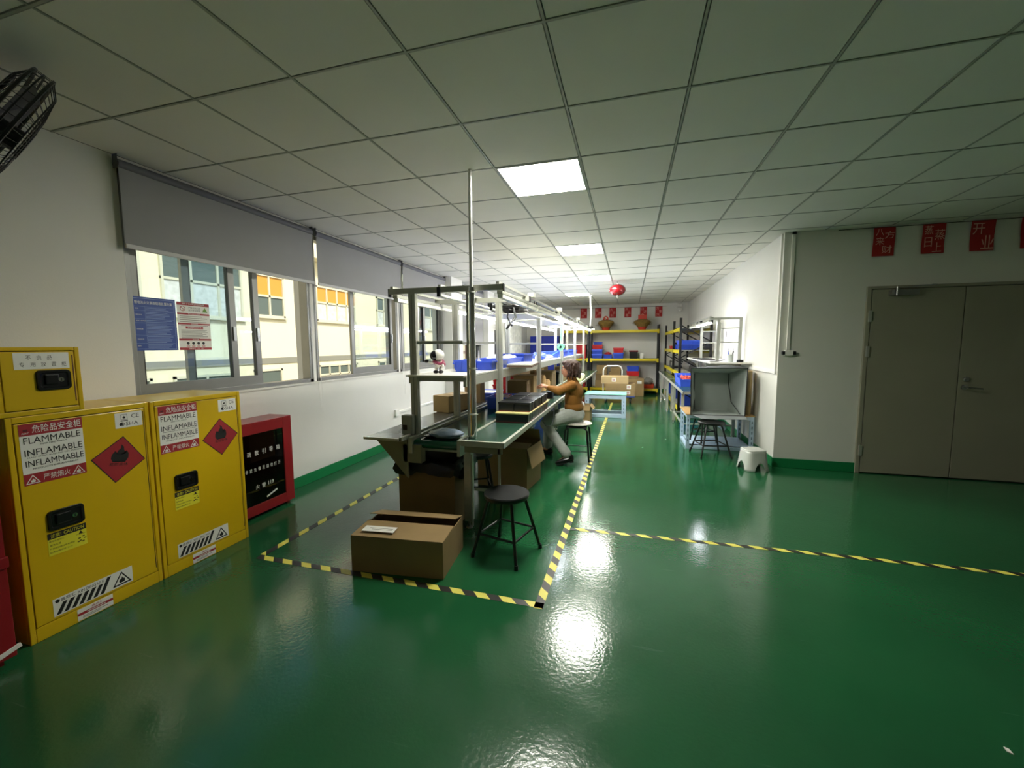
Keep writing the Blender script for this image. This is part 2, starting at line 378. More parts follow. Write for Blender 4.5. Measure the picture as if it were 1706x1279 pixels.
# side door on the left wall far away
m = MB(PAPER); m.box(XL-.14, XL-.01, 9.75, 9.82, 0, 2.05); m.box(XL-.14, XL-.01, 10.48, 10.55, 0, 2.05); m.box(XL-.14, XL-.01, 9.82, 10.48, 1.98, 2.05)
d2 = struct(m, 'door_2'); m = MB(PAPER); m.box(XL-.1, XL-.06, 9.82, 10.0, 0, 1.98); m.box(XL-.1, XL-.06, 10.3, 10.48, 0, 1.98); m.box(XL-.1, XL-.06, 10.0, 10.3, 0, .9); m.box(XL-.1, XL-.06, 10.0, 10.3, 1.85, 1.98); m.build('door_leaf', d2)
m = MB(BLACKP); m.box(XL-.085, XL-.075, 10.0, 10.3, .9, 1.85); m.build('dark_glass', d2)
# main double door
m = MB(DOORM)
m.box(2.47, 2.51, YD-.05, YD+.06, 0, 2.06); m.box(4.13, 4.17, YD-.05, YD+.06, 0, 2.06); m.box(2.51, 4.13, YD-.05, YD+.06, 2.03, 2.06)
d1 = struct(m, 'door_1', bevel=.003)
for a, b_ in ((2.517, 3.316), (3.324, 4.125)):
    m = MB(DOORM); m.box(a, b_, YD-.045, YD+.0, .012, 2.024); lf = m.build('door_leaf', d1, bevel=.003)
    if a > 3:
        m = MB(STEEL); m.lathe([(0, 0), (.026, 0), (.026, .012), (.02, .018), (0, .018)], (3.385, YD-.046, 1.07), 20, (0, -1, 0)); m.build('deadbolt', lf, smooth=True)
        m = MB(STEEL); m.lathe([(0, 0), (.027, 0), (.027, .012), (0, .014)], (3.375, YD-.046, .985), 20, (0, -1, 0)); m.cyl((3.375, YD-.046, .985), (3.375, YD-.105, .985), .01)
        m.tube([(3.375, YD-.1, .985), (3.42, YD-.105, .985), (3.47, YD-.102, .98), (3.5, YD-.095, .974)], .009); m.build('lever_handle', lf, smooth=True)
for z in (1.74, 1.36, .26):
    m = MB(ALU); m.box(2.49, 2.52, YD-.062, YD-.046, z-.06, z+.06); m.build('hinge', d1, bevel=.002)
m = MB(STEEL); m.box(2.66, 2.9, YD-.1, YD-.05, 1.955, 2.01); m.beam((2.7, YD-.12, 2.03), (2.98, YD-.2, 2.04), .02, .008); m.beam((2.98, YD-.2, 2.04), (3.04, YD-.05, 2.06), .02, .008); m.cyl((2.7, YD-.12, 1.95), (2.7, YD-.12, 2.04), .012)
m.build('door_closer', d1)
# opposite building and yard
FA = -9.0
CREAM = mat('cream render', '#efe6c6', .85, noise=.04, scale=.8)
BGREY = mat('grey band', '#8f8e80', .8)
WFR = mat('old window frame', '#d8d2b8', .6)
OPANE = mat('dim pane', '#5f6a63', .15)
CURT = mat('white curtain', '#d8d8d0', .8, noise=.2, scale=9)
AMB = mat('amber blind behind glass', '#cf9a3f', .4)
bl = thing('apartment_building', 'cream rendered building across the yard, seen through the windows', 'building', (FA, 9, -3))
m = MB(CREAM); m.box(FA-.6, FA, -6, 26, -3, 6.5); m.build('wall', bl, world=True)
m = MB(BGREY); m.box(FA-.01, FA+.03, -6, 26, 1.02, 1.17); m.build('ledge_band', bl, world=True)
m = MB(CREAM); m.box(FA-.3, FA+.45, -6, 26, 3.95, 4.15); m.build('eave', bl, world=True)
def bwin(y0, y1, z0, z1, cols, rows, amber=False, cur=True):
    m = MB(WFR); t = .05
    m.box(FA-.0, FA+.05, y0, y0+t, z0, z1); m.box(FA, FA+.05, y1-t, y1, z0, z1); m.box(FA, FA+.05, y0, y1, z0, z0+t); m.box(FA, FA+.05, y0, y1, z1-t, z1)
    for i in range(1, cols): y = y0+(y1-y0)*i/cols; m.box(FA, FA+.045, y-.025, y+.025, z0, z1)
    for r in rows: m.box(FA, FA+.045, y0, y1, r-.025, r+.025)
    m.box(FA, FA+.09, y0-.04, y1+.04, z0-.04, z0)
    w_ = m.build('window', bl, world=True)
    p = MB(CURT if cur else OPANE); p.box(FA+.002, FA+.012, y0+t, y1-t, z0+t, (rows[-1] if rows else z1-t)); 
    if rows: p.use(AMB if amber else OPANE); p.box(FA+.002, FA+.013, y0+t, y1-t, rows[-1], z1-t)
    p.build('pane', w_, world=True)
bwin(8.2, 9.15, 2.22, 3.3, 2, [2.75], True, False)
bwin(10.33, 12.15, 2.22, 3.27, 4, [2.78], True)
bwin(10.33, 12.15, -.1, .9, 4, [.6])
bwin(8.1, 8.96, .3, .88, 1, [], False, False)
bwin(4.9, 5.75, 2.1, 3.4, 1, [2.8], False, False); bwin(6.1, 7.9, 2.1, 3.5, 3, [2.85], False)
bwin(5.0, 5.8, -.1, .85, 1, [.5]); bwin(6.2, 7.6, -.1, .85, 2, [.5], False)
bwin(13.4, 15.2, 2.22, 3.27, 4, [2.78]); bwin(13.4, 15.2, -.1, .9, 4, [.6]); bwin(17, 19, 2.2, 3.3, 3, [2.78]); bwin(17, 19, -.1, .9, 3, [.6])
m = MB(mat('yard concrete', '#9a978b', .9)); m.box(FA-.6, XL-.26, -8, 30, -3.1, -3.0); tag(m.build('yard'), 'concrete yard between the two buildings', 'ground', kind='structure')
# posters on the pane
PB = mat('blue poster print', '#1f4391', .45); PBL = mat('pale blue print', '#8ea6d8', .5); PG = mat('green print', '#6f9a3a', .6); GREYP = mat('grey print', '#8a8378', .6)
px = XL-.036
m = MB(); s = Sheet(m, (px, 2.035, 1.425), (0, 1, 0), (0, 0, 1), (1, 0, 0)); s.base(0, 0, .29, .375, PB)
s.frame(.01, .01, .28, .365, .0025, PBL); s.text('锂电池火灾事故现场处置方案', .022, .325, .268, .347, WHITE, .01)
s.rect(.012, .012, .278, .313, PB); s.up()
yy = .308; random.seed(3)
for i, (lab, nl) in enumerate((('现象', 2), ('事故特征', 5), ('应急工作职责', 2), ('应急处置', 8), ('注意事项', 5), ('附件', 3))):
    h = .295*(nl+1)/31; s.rect(.016, yy-.0012, .274, yy, PBL)
    s.text(lab, .024, yy-h/2-.004, .024+.01*len(lab), yy-h/2+.004, WHITE)
    for k in range(nl):
        y_ = yy-.008-k*(h-.006)/nl; s.rect(.088, y_-.003, .088+random.uniform(.12, .18), y_, PBL)
    yy -= h
s.rect(.084, .02, .0852, .308, PBL)
po = solo(m, 'safety_poster', 'blue safety poster taped inside the first window pane', 'poster')
m = MB(); s = Sheet(m, (px, 2.335, 1.425), (0, 1, 0), (0, 0, 1), (1, 0, 0)); s.base(0, 0, .25, .365, PAPER)
for b0, b1, t in ((.343, .365, '锂离子电池安全风险告知牌'), (.272, .285, '危险特性说明'), (.196, .208, '防范措施'), (.074, .088, '应急处置'), (0, .02, '报警电话：119、120')):
    s.rect(0, b0, .25, b1, REDP)
s.rect(.055, .164, .19, .182, REDP); s.up()
s.text('锂离子电池安全风险告知牌', .04, .348, .21, .361, PAPER); s.text('危险特性说明', .08, .2745, .17, .283, PAPER); s.text('防范措施', .1, .198, .15, .206, PAPER)
s.text('应急处置', .1, .077, .15, .086, PAPER); s.text('报警电话：119、120', .07, .004, .18, .016, PAPER); s.text('安全操作注意事项', .07, .168, .175, .178, PAPER)
s.b.use(REDP)
for k in range(16):
    a, a2 = 2*PI*k/16, 2*PI*(k+1)/16; s.b.poly([s.P(.042+.02*math.cos(a), .317+.02*math.sin(a)), s.P(.042+.02*math.cos(a2), .317+.02*math.sin(a2)), s.P(.042+.016*math.cos(a2), .317+.016*math.sin(a2)), s.P(.042+.016*math.cos(a), .317+.016*math.sin(a))])
s.pg([(.028, .327), (.031, .33), (.056, .307), (.053, .304)], REDP)
s.text('严禁无关人员', .085, .318, .175, .333, INK, .01); s.text('进入作业现场', .085, .3, .175, .314, INK, .01); s.tri(.213, .317, .036, PG)
for k in range(4): s.rect(.015, .262-k*.014, .015+random.uniform(.17, .22), .2575-k*.014, GREYP)
s.rect(.02, .186, .23, .19, GREYP)
for k in range(9): s.rect(.02, .156-k*.008, .02+random.uniform(.13, .21), .1525-k*.008, GREYP)
for k in range(4):
    s.b.use(INK); cx = .065+.04*k; s.b.poly([s.P(cx+.011*math.cos(2*PI*q/12), .052+.011*math.sin(2*PI*q/12)) for q in range(12)]); s.rect(cx-.013, .028, cx+.013, .033, REDP)
solo(m, 'notice_poster', 'white notice poster with red bands taped on the glass beside the blue poster', 'poster')
# roller blinds
def blind(y0, y1, zb, label, chain=True):
    r = thing('roller_blind', label, 'blind', (XL+.05, (y0+y1)/2, zb), 0, 'grey roller blinds')
    X = XL+.045
    m = MB(BLINDM); n = 14
    for i in range(n):
        a = y0+(y1-y0)*i/n; b_ = y0+(y1-y0)*(i+1)/n; xa = X+.004*math.sin(i*1.1)*(i > 8); xb = X+.004*math.sin((i+1)*1.1)*(i+1 > 8)
        m.add([(xa, a, zb), (xb, b_, zb), (X, b_, CEIL-.07), (X, a, CEIL-.07), (xa-.002, a, zb), (xb-.002, b_, zb), (X-.002, b_, CEIL-.07), (X-.002, a, CEIL-.07)], [(0, 1, 2, 3), (4, 7, 6, 5), (0, 4, 5, 1), (3, 2, 6, 7)])
    m.build('fabric', r, world=True, smooth=True)
    m = MB(mat('blind tube', '#5f5f63', .6)); m.cyl((X-.014, y0-.005, CEIL-.06), (X-.014, y1+.005, CEIL-.06), .03, n=16); m.box(X-.035, X+.008, y0-.009, y0-.006, CEIL-.09, CEIL-.004); m.box(X-.035, X+.008, y1+.006, y1+.009, CEIL-.09, CEIL-.004); m.build('roller_tube', r, world=True, smooth=True)
    m = MB(mat('blind bottom rail', '#b9b8b4', .5)); m.box(X-.008, X+.01, y0, y1, zb-.03, zb); m.build('bottom_bar', r, world=True, bevel=.004)
    if chain:
        m = MB(PAPER); ya = y1-.01+.025; pts = [(X, ya, CEIL-.08), (X, ya-.005, 1.9), (X-.004, ya-.008, 1.3), (X, ya-.015, .95), (X+.01, ya, .75), (X+.004, ya+.03, .73), (X, ya+.035, .95), (X, ya+.01, 1.3), (X, ya+.005, CEIL-.08)]
        m.tube(pts, .0016, 5); m.build('pull_chain', r, world=True)
    return r
blind(1.985, 3.68, 2.13, 'grey roller blind over the window with the posters, widest and closest to the cabinets')
blind(3.745, 5.41, 2.13, 'grey roller blind above the open casement, second from the yellow cabinets')
blind(5.475, 6.93, 2.13, 'grey roller blind ending at the first wall pillar', False)
blind(7.52, 8.92, 1.5, 'grey roller blind pulled low between the two wall pillars', False)
# white panels / curtain along far left wall
m = MB(CURT)
n = 40
for i in range(n):
    a = 10.75+1.5*i/n; b_ = 10.75+1.5*(i+1)/n; xa = XL+.06+.03*math.sin(i*1.3); xb = XL+.06+.03*math.sin((i+1)*1.3)
    m.add([(xa, a, .05), (xb, b_, .05), (xb, b_, 2.3), (xa, a, 2.3), (xa-.004, a, .05), (xb-.004, b_, .05), (xb-.004, b_, 2.3), (xa-.004, a, 2.3)], [(0, 1, 2, 3), (4, 7, 6, 5), (0, 4, 5, 1), (3, 2, 6, 7)])
m.use(STEEL); m.cyl((XL+.06, 10.65, 2.31), (XL+.06, 12.35, 2.31), .012)
solo(m, 'curtain', 'long white pleated curtain hanging on the far window wall', 'curtain', smooth=True)
# ceiling light panels
proto = None
for i, j, lab in ((0, 2, 'large square ceiling light panel, the nearest, beside the steel pole'), (0, 6, 'square ceiling light panel, second along the row'), (0, 10, 'ceiling light panel just before the hanging red ball'), (-1, 14, 'ceiling light panel set one tile aside near the back wall')):
    x0, y0 = GX0+.6*i, GY0+.6*j
    if proto is None:
        t = thing('ceiling_light', lab, 'ceiling light', (x0+.3, y0+.3, CEIL), 0, 'square ceiling light panels'); proto = t
        m = MB(TBAR); q = .294
        for a in ((-q, q, -q, -q+.014), (-q, q, q-.014, q), (-q, -q+.014, -q, q), (q-.014, q, -q, q)): m.box(*a, -.006, .025)
        m.build('frame', t); m = MB(PANEL); m.box(-q+.014, q-.014, -q+.014, q-.014, -.003, .01); m.build('diffuser', t)
    else: dup(proto, (x0+.3, y0+.3, CEIL), 0, lab)
# conduits, sockets
def socket(name, label, x, y, z, nx, extra=True):
    t = thing(name, label, 'socket', (x, y, z)); return t
m = MB(PAPER); m.box(1.735, 1.765, YD-.042, YD-.02, 1.38, CEIL); t = thing('wall_socket', 'white double socket box with black plugs at the foot of a surface conduit', 'socket', (1.75, YD-.02, 1.35))
m.build('conduit', t, world=True); m = MB(PAPER); m.box(1.715, 1.80, YD-.06, YD-.02, 1.315, 1.375); m.build('socket_box', t, world=True, bevel=.004)
for a in (1.69, 1.80): m = MB(BLACKP); m.box(a, a+.028, YD-.062, YD-.022, 1.325, 1.365); m.build('plug', t, world=True, bevel=.004)
m = MB(BLACKP); m.box(1.735, 1.77, YD-.05, YD-.02, CEIL-.03, CEIL-.004); m.build('conduit_cap', t, world=True)
m = MB(PAPER); m.box(XR-.02, XR-.0, YD+.015, YD+.05, 1.14, CEIL); m.box(XR-.022, XR, YD+.01, 8.6, 1.1, 1.14); tag(m.build('cable_trunking'), 'white cable trunking down the wall corner and along the right wall', 'trunking')
m = MB(PAPER); m.box(XL, XL+.035, 5.2, 5.29, .44, .53); m.box(XL, XL+.02, 5.29, 6.9, .47, .5); tag(m.build('floor_level_socket'), 'low white socket and trunking on the wall under the second window', 'socket')
# floor tape
def tape(name, label, a, b, wd, pitch, skew, phase=0):
    a, b = Vector((*a, 0)), Vector((*b, 0)); d = (b-a).normalized(); nrm = Vector((-d.y, d.x, 0)); L = (b-a).length
    m = MB(); n = int(L/pitch*2)+1; tz = Vector((0, 0, .0015))
    for k in range(-1, n+1):
        s0, s1 = k*pitch/2+phase, (k+1)*pitch/2+phase
        def cl(t): return min(max(t, 0), L)
        p = [a+d*cl(s0)-nrm*wd/2, a+d*cl(s1)-nrm*wd/2, a+d*cl(s1+skew)+nrm*wd/2, a+d*cl(s0+skew)+nrm*wd/2]
        if s1 <= 0 and s1+skew <= 0 or s0 >= L and s0+skew >= L: continue
        m.use(mat('tape yellow', '#e6dd62', .5) if k % 2 else mat('tape black', '#23231f', .45)); m.poly([q+tz for q in p])
    o = m.build(name); return tag(o, label, 'floor tape', 'yellow and black floor tape')
tape('floor_tape', 'striped hazard tape running along the aisle beside the seated person', (-.455, 2.10), (-.39, 10.6), .052, .155, .05)
tape('floor_tape', 'striped hazard tape crossing in front of the cardboard box', (-2.44, 2.14), (-.43, 2.13), .048, .155, -.045)
tape('floor_tape', 'striped hazard tape on the window side of the conveyor', (-2.43, 2.17), (-2.38, 9.5), .05, .2, .05)
tape('floor_tape', 'striped hazard tape crossing the open floor towards the doors', (-.42, 3.14), (4.6, 3.30), .045, .155, -.05)
# ============================================================ YELLOW SAFETY CABINETS
FX = -2.77
def slit(m, a, b, w=.004):
    pass
def paddle(parent, x, y0, y1, z0, z1):
    """recessed black paddle latch on a face looking along +x"""
    m = MB(BLACKP); n = 8; r = .016
    def rr(y0, y1, z0, z1, r, x):
        p = []
        for cy, cz, a0 in ((y1-r, z1-r, 0), (y0+r, z1-r, PI/2), (y0+r, z0+r, PI), (y1-r, z0+r, 1.5*PI)):
            for k in range(5): a = a0+PI/2*k/4; p.append((x, cy+r*math.cos(a), cz+r*math.sin(a)))
        return p
    o = rr(y0, y1, z0, z1, r, x); o2 = rr(y0+.002, y1-.002, z0+.002, z1-.002, r, x+.009); i1 = rr(y0+.012, y1-.012, z0+.012, z1-.012, .01, x+.009); i2 = rr(y0+.016, y1-.016, z0+.016, z1-.016, .009, x+.003)
    k = len(o); m.add(o+o2+i1+i2, [(j+a*k, (j+1) % k+a*k, (j+1) % k+(a+1)*k, j+(a+1)*k) for a in range(3) for j in range(k)]+[tuple(3*k+j for j in range(k))])
    h = m.build('latch_handle', parent, world=True, smooth=True)
    m = MB(BLACKP); m.box(x+.003, x+.012, y0+.03, y0+(y1-y0)*.62, z0+.028, z1-.022); m.build('paddle', h, world=True, bevel=.004)
    m = MB(CHROME); m.cyl((x+.003, y1-.042, (z0+z1)/2), (x+.012, y1-.042, (z0+z1)/2), .011, n=16); m.use(BLACK); m.box(x+.0121, x+.0125, y1-.044, y1-.04, (z0+z1)/2-.007, (z0+z1)/2+.007); m.build('key_cylinder', h, world=True, smooth=True)
    return h
def sheet(parent, name, o, ang=0, label=None):
    return None
def cabinet(y0, y1, label, tilt):
    D = .46; H = 1.12; t = thing('safety_cabinet', label, 'cabinet', (FX-D/2, (y0+y1)/2, 0), 0, 'tall yellow safety cabinets')
    m = MB(YEL); m.box(FX-D, FX-.02, y0, y1, 0, H); m.box(FX-.02, FX, y0, y0+.022, 0, H); m.box(FX-.02, FX, y1-.022, y1, 0, H); m.box(FX-.02, FX, y0+.022, y1-.022, H-.03, H); m.box(FX-.02, FX, y0+.022, y1-.022, 0, .072)
    m.build('body', t, world=True, bevel=.003)
    m = MB(YEL); m.box(FX-.018, FX+.001, y0+.026, y1-.026, .076, H-.034); dr = m.build('door', t, world=True, bevel=.002)
    m = MB(DARK); m.box(FX-.019, FX-.0185, y0+.0225, y1-.0225, .0725, H-.0305)
    m.use(YELD); m.box(FX-.003, FX+.0015, y1-.034, y1-.030, .1, H-.05); m.build('hinge_slot', t, world=True)
    # warning label  (u along +y, v up)
    m = MB(); s = Sheet(m, (FX+.0012, y0+.040, .785), (0, 1, 0), (0, 0, 1), (1, 0, 0)); W_, H_ = .236, .298
    s.base(0, 0, W_, H_, PAPER); s.rect(0, .241, W_, H_, REDP); s.rect(0, 0, W_, .055, REDP); s.up()
    s.text('危险品安全柜', .046, .251, .23, .289, PAPER, .01); s.text('鑫鼎汇', .008, .249, .036, .257, PAPER)
    s.rect(.014, .262, .03, .272, mat('dark red print', '#5d1015', .6))
    s.text('FLAMMABLE', .012, .201, W_-.012, .232, INK); s.text('KEEP FIRE AWAY', .07, .189, .17, .196, INK)
    s.text('INFLAMABLE', .012, .141, W_-.008, .172, INK); s.text('MANTENGA ALEJADO DEL FUEGO', .02, .128, W_-.012, .136, INK)
    s.text('INFLAMMABLE', .012, .089, W_-.006, .119, INK); s.text('PRODUCTS INFLAMMABLES', .035, .073, W_-.03, .081, INK)
    s.text('严禁烟火', .068, .012, .17, .042, PAPER, .015)
    for ca in (.031, .203):
        s.tri(ca, .028, .044, PAPER); s.up(); s.tri(ca, .0265, .034, REDP); s.up(); s.flame(ca, .022, .02, PAPER); s.l -= 2
    m.build('warning_label', dr, world=True)
    # certificate plate
    m = MB(); s = Sheet(m, (FX+.0012, y1-.172, .99), (0, 1, 0), (0, 0, 1), (1, 0, 0)); s.base(0, 0, .134, .086, PAPER)
    s.frame(.028, .046, .06, .076, .002, INK); s.flame(.044, .061, .016, INK); s.rect(.026, .037, .062, .042, INK)
    s.text('CE', .08, .05, .118, .074, INK, .0); s.b.use(INK)
    for q in range(20):
        a, a2 = 2*PI*q/20, 2*PI*(q+1)/20
        s.b.poly([s.P(.032+.013*math.cos(a), .021+.011*math.sin(a)), s.P(.032+.013*math.cos(a2), .021+.011*math.sin(a2)), s.P(.032+.009*math.cos(a2), .021+.008*math.sin(a2)), s.P(.032+.009*math.cos(a), .021+.008*math.sin(a))])
    s.rect(.022, .014, .036, .029, INK); s.text('SHA', .05, .01, .112, .031, INK)
    m.build('certificate_plate', dr, world=True)
    # flame diamond
    m = MB(); c, sn = math.cos(tilt), math.sin(tilt); ctr = Vector((FX+.0012, y1-.168, .815)); uu = Vector((0, c, sn)); vv = Vector((0, -sn, c))
    s = Sheet(m, ctr, uu, vv, (1, 0, 0)); R = .131
    s.b.use(INK); s.b.prism([s.P(0, -R), s.P(R, 0), s.P(0, R), s.P(-R, 0)], s.w*.0006); s.l += 2.5
    q = R-.006; s.pg([(0, -q), (q, 0), (0, q), (-q, 0)], REDP); s.up(); s.flame(0, .035, .1, INK); s.rect(-.028, -.014, .028, -.011, INK); s.text('易燃液体', -.045, -.036, .045, -.018, INK, .01)
    m.build('diamond_label', dr, world=True)
    paddle(dr, FX+.001, y0+.103, y0+.247, .53, .632)
    # caution sticker
    SY = mat('lemon sticker', '#e6dd33', .5)
    m = MB(); s = Sheet(m, (FX+.0012, y0+.097, .405), (0, 1, 0), (0, 0, 1), (1, 0, 0)); s.base(0, 0, .152, .115, SY); s.rect(0, .084, .152, .115, INK); s.up()
    s.text('注意!', .012, .09, .052, .109, SY, .01); s.text('CAUTION', .062, .091, .142, .108, SY)
    s.text('使用后请关门', .004, .068, .06, .077, INK); s.text('避免火源', .006, .048, .048, .058, INK); s.text('严禁存放腐蚀性化学品', .004, .03, .1, .038, INK); s.text('如遇火情请拨打119', .004, .012, .09, .02, INK); s.text('严禁明火', .108, .06, .148, .066, INK)
    s.tri(.128, .073, .016, INK)
    for a, b_ in ((.112, .022), (.12, .026), (.13, .02), (.138, .034), (.116, .04), (.132, .046)): s.rect(a, b_, a+.01, b_+.005, INK)
    m.build('caution_sticker', dr, world=True)
    # slanted stripe label
    m = MB(); s = Sheet(m, (FX+.0012, y0+.09, .088), (0, 1, 0), (0, 0, 1), (1, 0, 0), .0004); s.base(0, 0, .345, .092, PAPER)
    s.text('鑫鼎汇', .03, .068, .09, .085, INK, .01); s.text('XIN DING HUI', .098, .068, .208, .083, INK); s.pg([(.012, .068), (.024, .068), (.028, .08), (.018, .087), (.008, .08)], INK)
    for k in range(7):
        a = .008+.03*k; hgt = .062 if k < 6 else .085; sl_ = .022*hgt/.062; wd = .018
        s.pg([(a, .006), (a+wd, .006), (a+wd+sl_+.008, hgt), (a+sl_+.008, hgt)], INK)
    s.tri(.292, .046, .076, INK); s.up(); s.tri(.292, .044, .056, PAPER); s.up(); s.flame(.292, .038, .034, INK)
    m.build('stripe_label', dr, world=True)
    m = MB(); s = Sheet(m, (FX+.0006, y0+.178, .006), (0, 1, 0), (0, 0, 1), (1, 0, 0)); s.base(0, 0, .155, .062, PAPER); s.rect(0, .026, .155, .04, REDP); s.text('鑫鼎汇', .06, .045, .11, .057, REDP, .01); s.up()
    s.rect(.04, .031, .12, .035, PAPER); s.rect(.02, .015, .13, .018, GREYP); s.rect(.02, .008, .1, .011, GREYP)
    m.build('maker_label', t, world=True)
    return t
cabinet(1.165, 1.757, 'tall yellow flammables cabinet carrying the small yellow cabinet on top', -.22)
cabinet(1.765, 2.362, 'tall yellow flammables cabinet standing next to the red glass-fronted box', 0.0)
# small cabinet on top
y0, y1, z0, z1 = 1.03, 1.46, 1.122, 1.45
t = thing('safety_locker', 'small yellow cabinet with a white Chinese label, set on top of the tall one', 'cabinet', (FX-.2, 1.245, 1.122))
m = MB(YEL); m.box(FX-.42, FX-.018, y0, y1, z0, z1); m.box(FX-.018, FX, y0, y0+.02, z0, z1); m.box(FX-.018, FX, y1-.02, y1, z0, z1); m.box(FX-.018, FX, y0+.02, y1-.02, z1-.018, z1); m.box(FX-.018, FX, y0+.02, y1-.02, z0, z0+.024); m.build('body', t, world=True, bevel=.003)
m = MB(YEL); m.box(FX-.016, FX+.001, y0+.143, y1-.024, z0+.028, z1-.022); dr = m.build('door', t, world=True, bevel=.002)
m = MB(YEL); m.box(FX-.016, FX+.0, y0+.02, y0+.139, z0+.024, z1-.018); m.use(DARK); m.box(FX-.017, FX-.0165, y0+.02, y1-.02, z0+.024, z1-.018); m.use(mat('brown seam', '#5a2f0a', .6)); m.box(FX-.003, FX+.0015, y1-.034, y1-.029, z0+.05, z1-.04); m.build('hinge_slot', t, world=True)
m = MB(); s = Sheet(m, (FX+.0012, 1.215, 1.343), (0, 1, 0), (0, 0, 1), (1, 0, 0)); s.base(0, 0, .2, .08, PAPER)
for k, ch in enumerate('不良品'): s.text(ch, .042+.038*k, .045, .06+.038*k, .066, mat('grey ink', '#55524a', .6), .01)
for k, ch in enumerate('专用放置柜'): s.text(ch, .018+.038*k, .012, .036+.038*k, .034, MATS['grey ink'], .01)
m.build('paper_label', dr, world=True)
paddle(dr, FX+.001, 1.285, 1.415, 1.237, 1.337)
# red fire boxes
def firebox(y0, y1, x, H, D, label, far):
    t = thing('fire_equipment_box', label, 'fire box', (x-D/2, (y0+y1)/2, 0), 0)
    m = MB(RED); m.box(x-D, x-.02, y0, y1, .03, H); m.build('body', t, world=True, bevel=.003)
    fr = .095 if far else .06
    m = MB(RED); m.box(x-.02, x, y0, y0+fr, .03, H); m.box(x-.02, x, y1-fr, y1, .03, H); m.box(x-.02, x, y0+fr, y1-fr, H-.1, H); m.box(x-.02, x, y0+fr, y1-fr, .03, .115)
    if not far: m.box(x-.02, x+.012, y0+fr, y1+.004, .455, .505)
    dr = m.build('door', t, world=True, bevel=.003)
    if far:
        m = MB(GLASSD); m.box(x-.012, x-.008, y0+fr, y1-fr, .115, H-.1); m.build('glass_pane', dr, world=True)
        m = MB(mat('dark red inside', '#2a0a0c', .5)); m.box(x-.03, x-.021, y0+.03, y1-.03, .05, H-.04); m.build('inner_panel', t, world=True)
        m = MB(); s = Sheet(m, (x-.0075, y0, 0), (0, 1, 0), (0, 0, 1), (1, 0, 0)); yo = 0
        for k, ch in enumerate('疏散引导箱'): s.text(ch, .135+.073*k, .535, .172+.073*k, .577, PAPER, .01)
        for k, ch in enumerate('非紧急情况请勿打开'): s.text(ch, .11+.041*k, .40, .134+.041*k, .432, PAPER)
        for k, ch in enumerate('火警'): s.text(ch, .20+.06*k, .245, .237+.06*k, .283, PAPER, .01)
        s.text('119', .325, .25, .38, .283, PAPER, .01)
        m.build('lettering', dr, world=True)
        m = MB(PAPER); m.beam((x-.004, y1-.30, .15), (x-.004, y1-.19, .185), .004, .012); m.build('pull_handle', dr, world=True)
    else:
        m = MB(mat('grey backing', '#8c8f8c', .6)); m.box(x-.018, x-.014, y0+fr, y1-fr, .1, .47); m.build('lower_panel', dr, world=True)
        m = MB(mat('dark red inside', '#2a0a0c', .5)); m.box(x-.018, x-.014, y0+fr, y1-fr, .5, H-.08); m.build('upper_panel', dr, world=True)
        m = MB(PAPER); m.obox((x+.002, y1-.03, .063), (.006, .09, .02), Matrix.Rotation(.25, 3, 'X')); m.build('door_latch', dr, world=True)
    for a in (y0+.05, y1-.05):
        for b_ in (x-.04, x-D+.04): m = MB(RED); m.beam((b_, a, .03), (b_, a, 0), .03, .03); m.build('foot', t, world=True)
    return t
firebox(2.46, 3.06, -3.0, .82, .24, 'red fire guidance box with glass door and white Chinese lettering beside the yellow cabinets', True)
firebox(.45, 1.09, -2.70, .86, .3, 'dark red fire cabinet with grey lower panel at the picture edge, before the yellow cabinets', False)
# wall fan
fn = Vector((.236, .851, -.468)).normalized(); fn = (fn + Vector((.76, -.35, -.41))*.03).normalized()
tip = Vector((-2.45, 1.31, 2.60))-fn*.04; md = Vector((-.4775, -.318, -.819)); md = (md-fn*md.dot(fn)).normalized(); R = .30
fc = tip+md*R; sd = fn.cross(md); FK = .66
t = thing('wall_fan', 'black wire-caged industrial wall fan high on the window wall', 'fan', (XL, fc.y-.1, 2.3))
m = MB(BLACK)
def ring(r, off, tr=.0035, n=40): m.tube([fc+fn*off*FK+(md*math.cos(2*PI*k/n)+sd*math.sin(2*PI*k/n))*r for k in range(n)], tr, 5, closed=True)
ring(R, .045, .007); ring(R, -.045, .007); ring(R, 0, .004); ring(R*.8, .10, .003); ring(R*.8, -.09, .003); ring(R*.45, .12, .003); ring(R*.3, .12, .004)
N_ = 44
for k in range(N_):
    d = md*math.cos(2*PI*k/N_)+sd*math.sin(2*PI*k/N_)
    m.tube([fc+fn*.125*FK+d*.07, fc+fn*.122*FK+d*R*.45, fc+fn*.10*FK+d*R*.8, fc+fn*.045*FK+d*R, fc-fn*.045*FK+d*R, fc-fn*.09*FK+d*R*.8, fc-fn*.11*FK+d*.1], .0016, 4)
m.build('cage', t, world=True)
m = MB(BLACK); m.cyl(fc+fn*.12*FK, fc+fn*.13*FK, .075, n=24); m.build('badge', t, world=True)
m = MB(BLACK)
for k in range(3):
    a = 2*PI*k/3+.4; d = md*math.cos(a)+sd*math.sin(a); e = md*math.cos(a+1.0)+sd*math.sin(a+1.0)
    m.add([fc+fn*.03+d*.05, fc+fn*.035+d*.24, fc-fn*.005+(d+e).normalized()*.25, fc-fn*.02+e*.22, fc-fn*.03+e*.05], [(0, 1, 2, 3, 4)]); 
m.cyl(fc-fn*.04, fc+fn*.06, .05, n=16); m.build('blades', t, world=True)
m = MB(BLACK); m.cyl(fc-fn*.28, fc-fn*.1, .085, .095, n=20); m.build('motor', t, world=True, smooth=True)
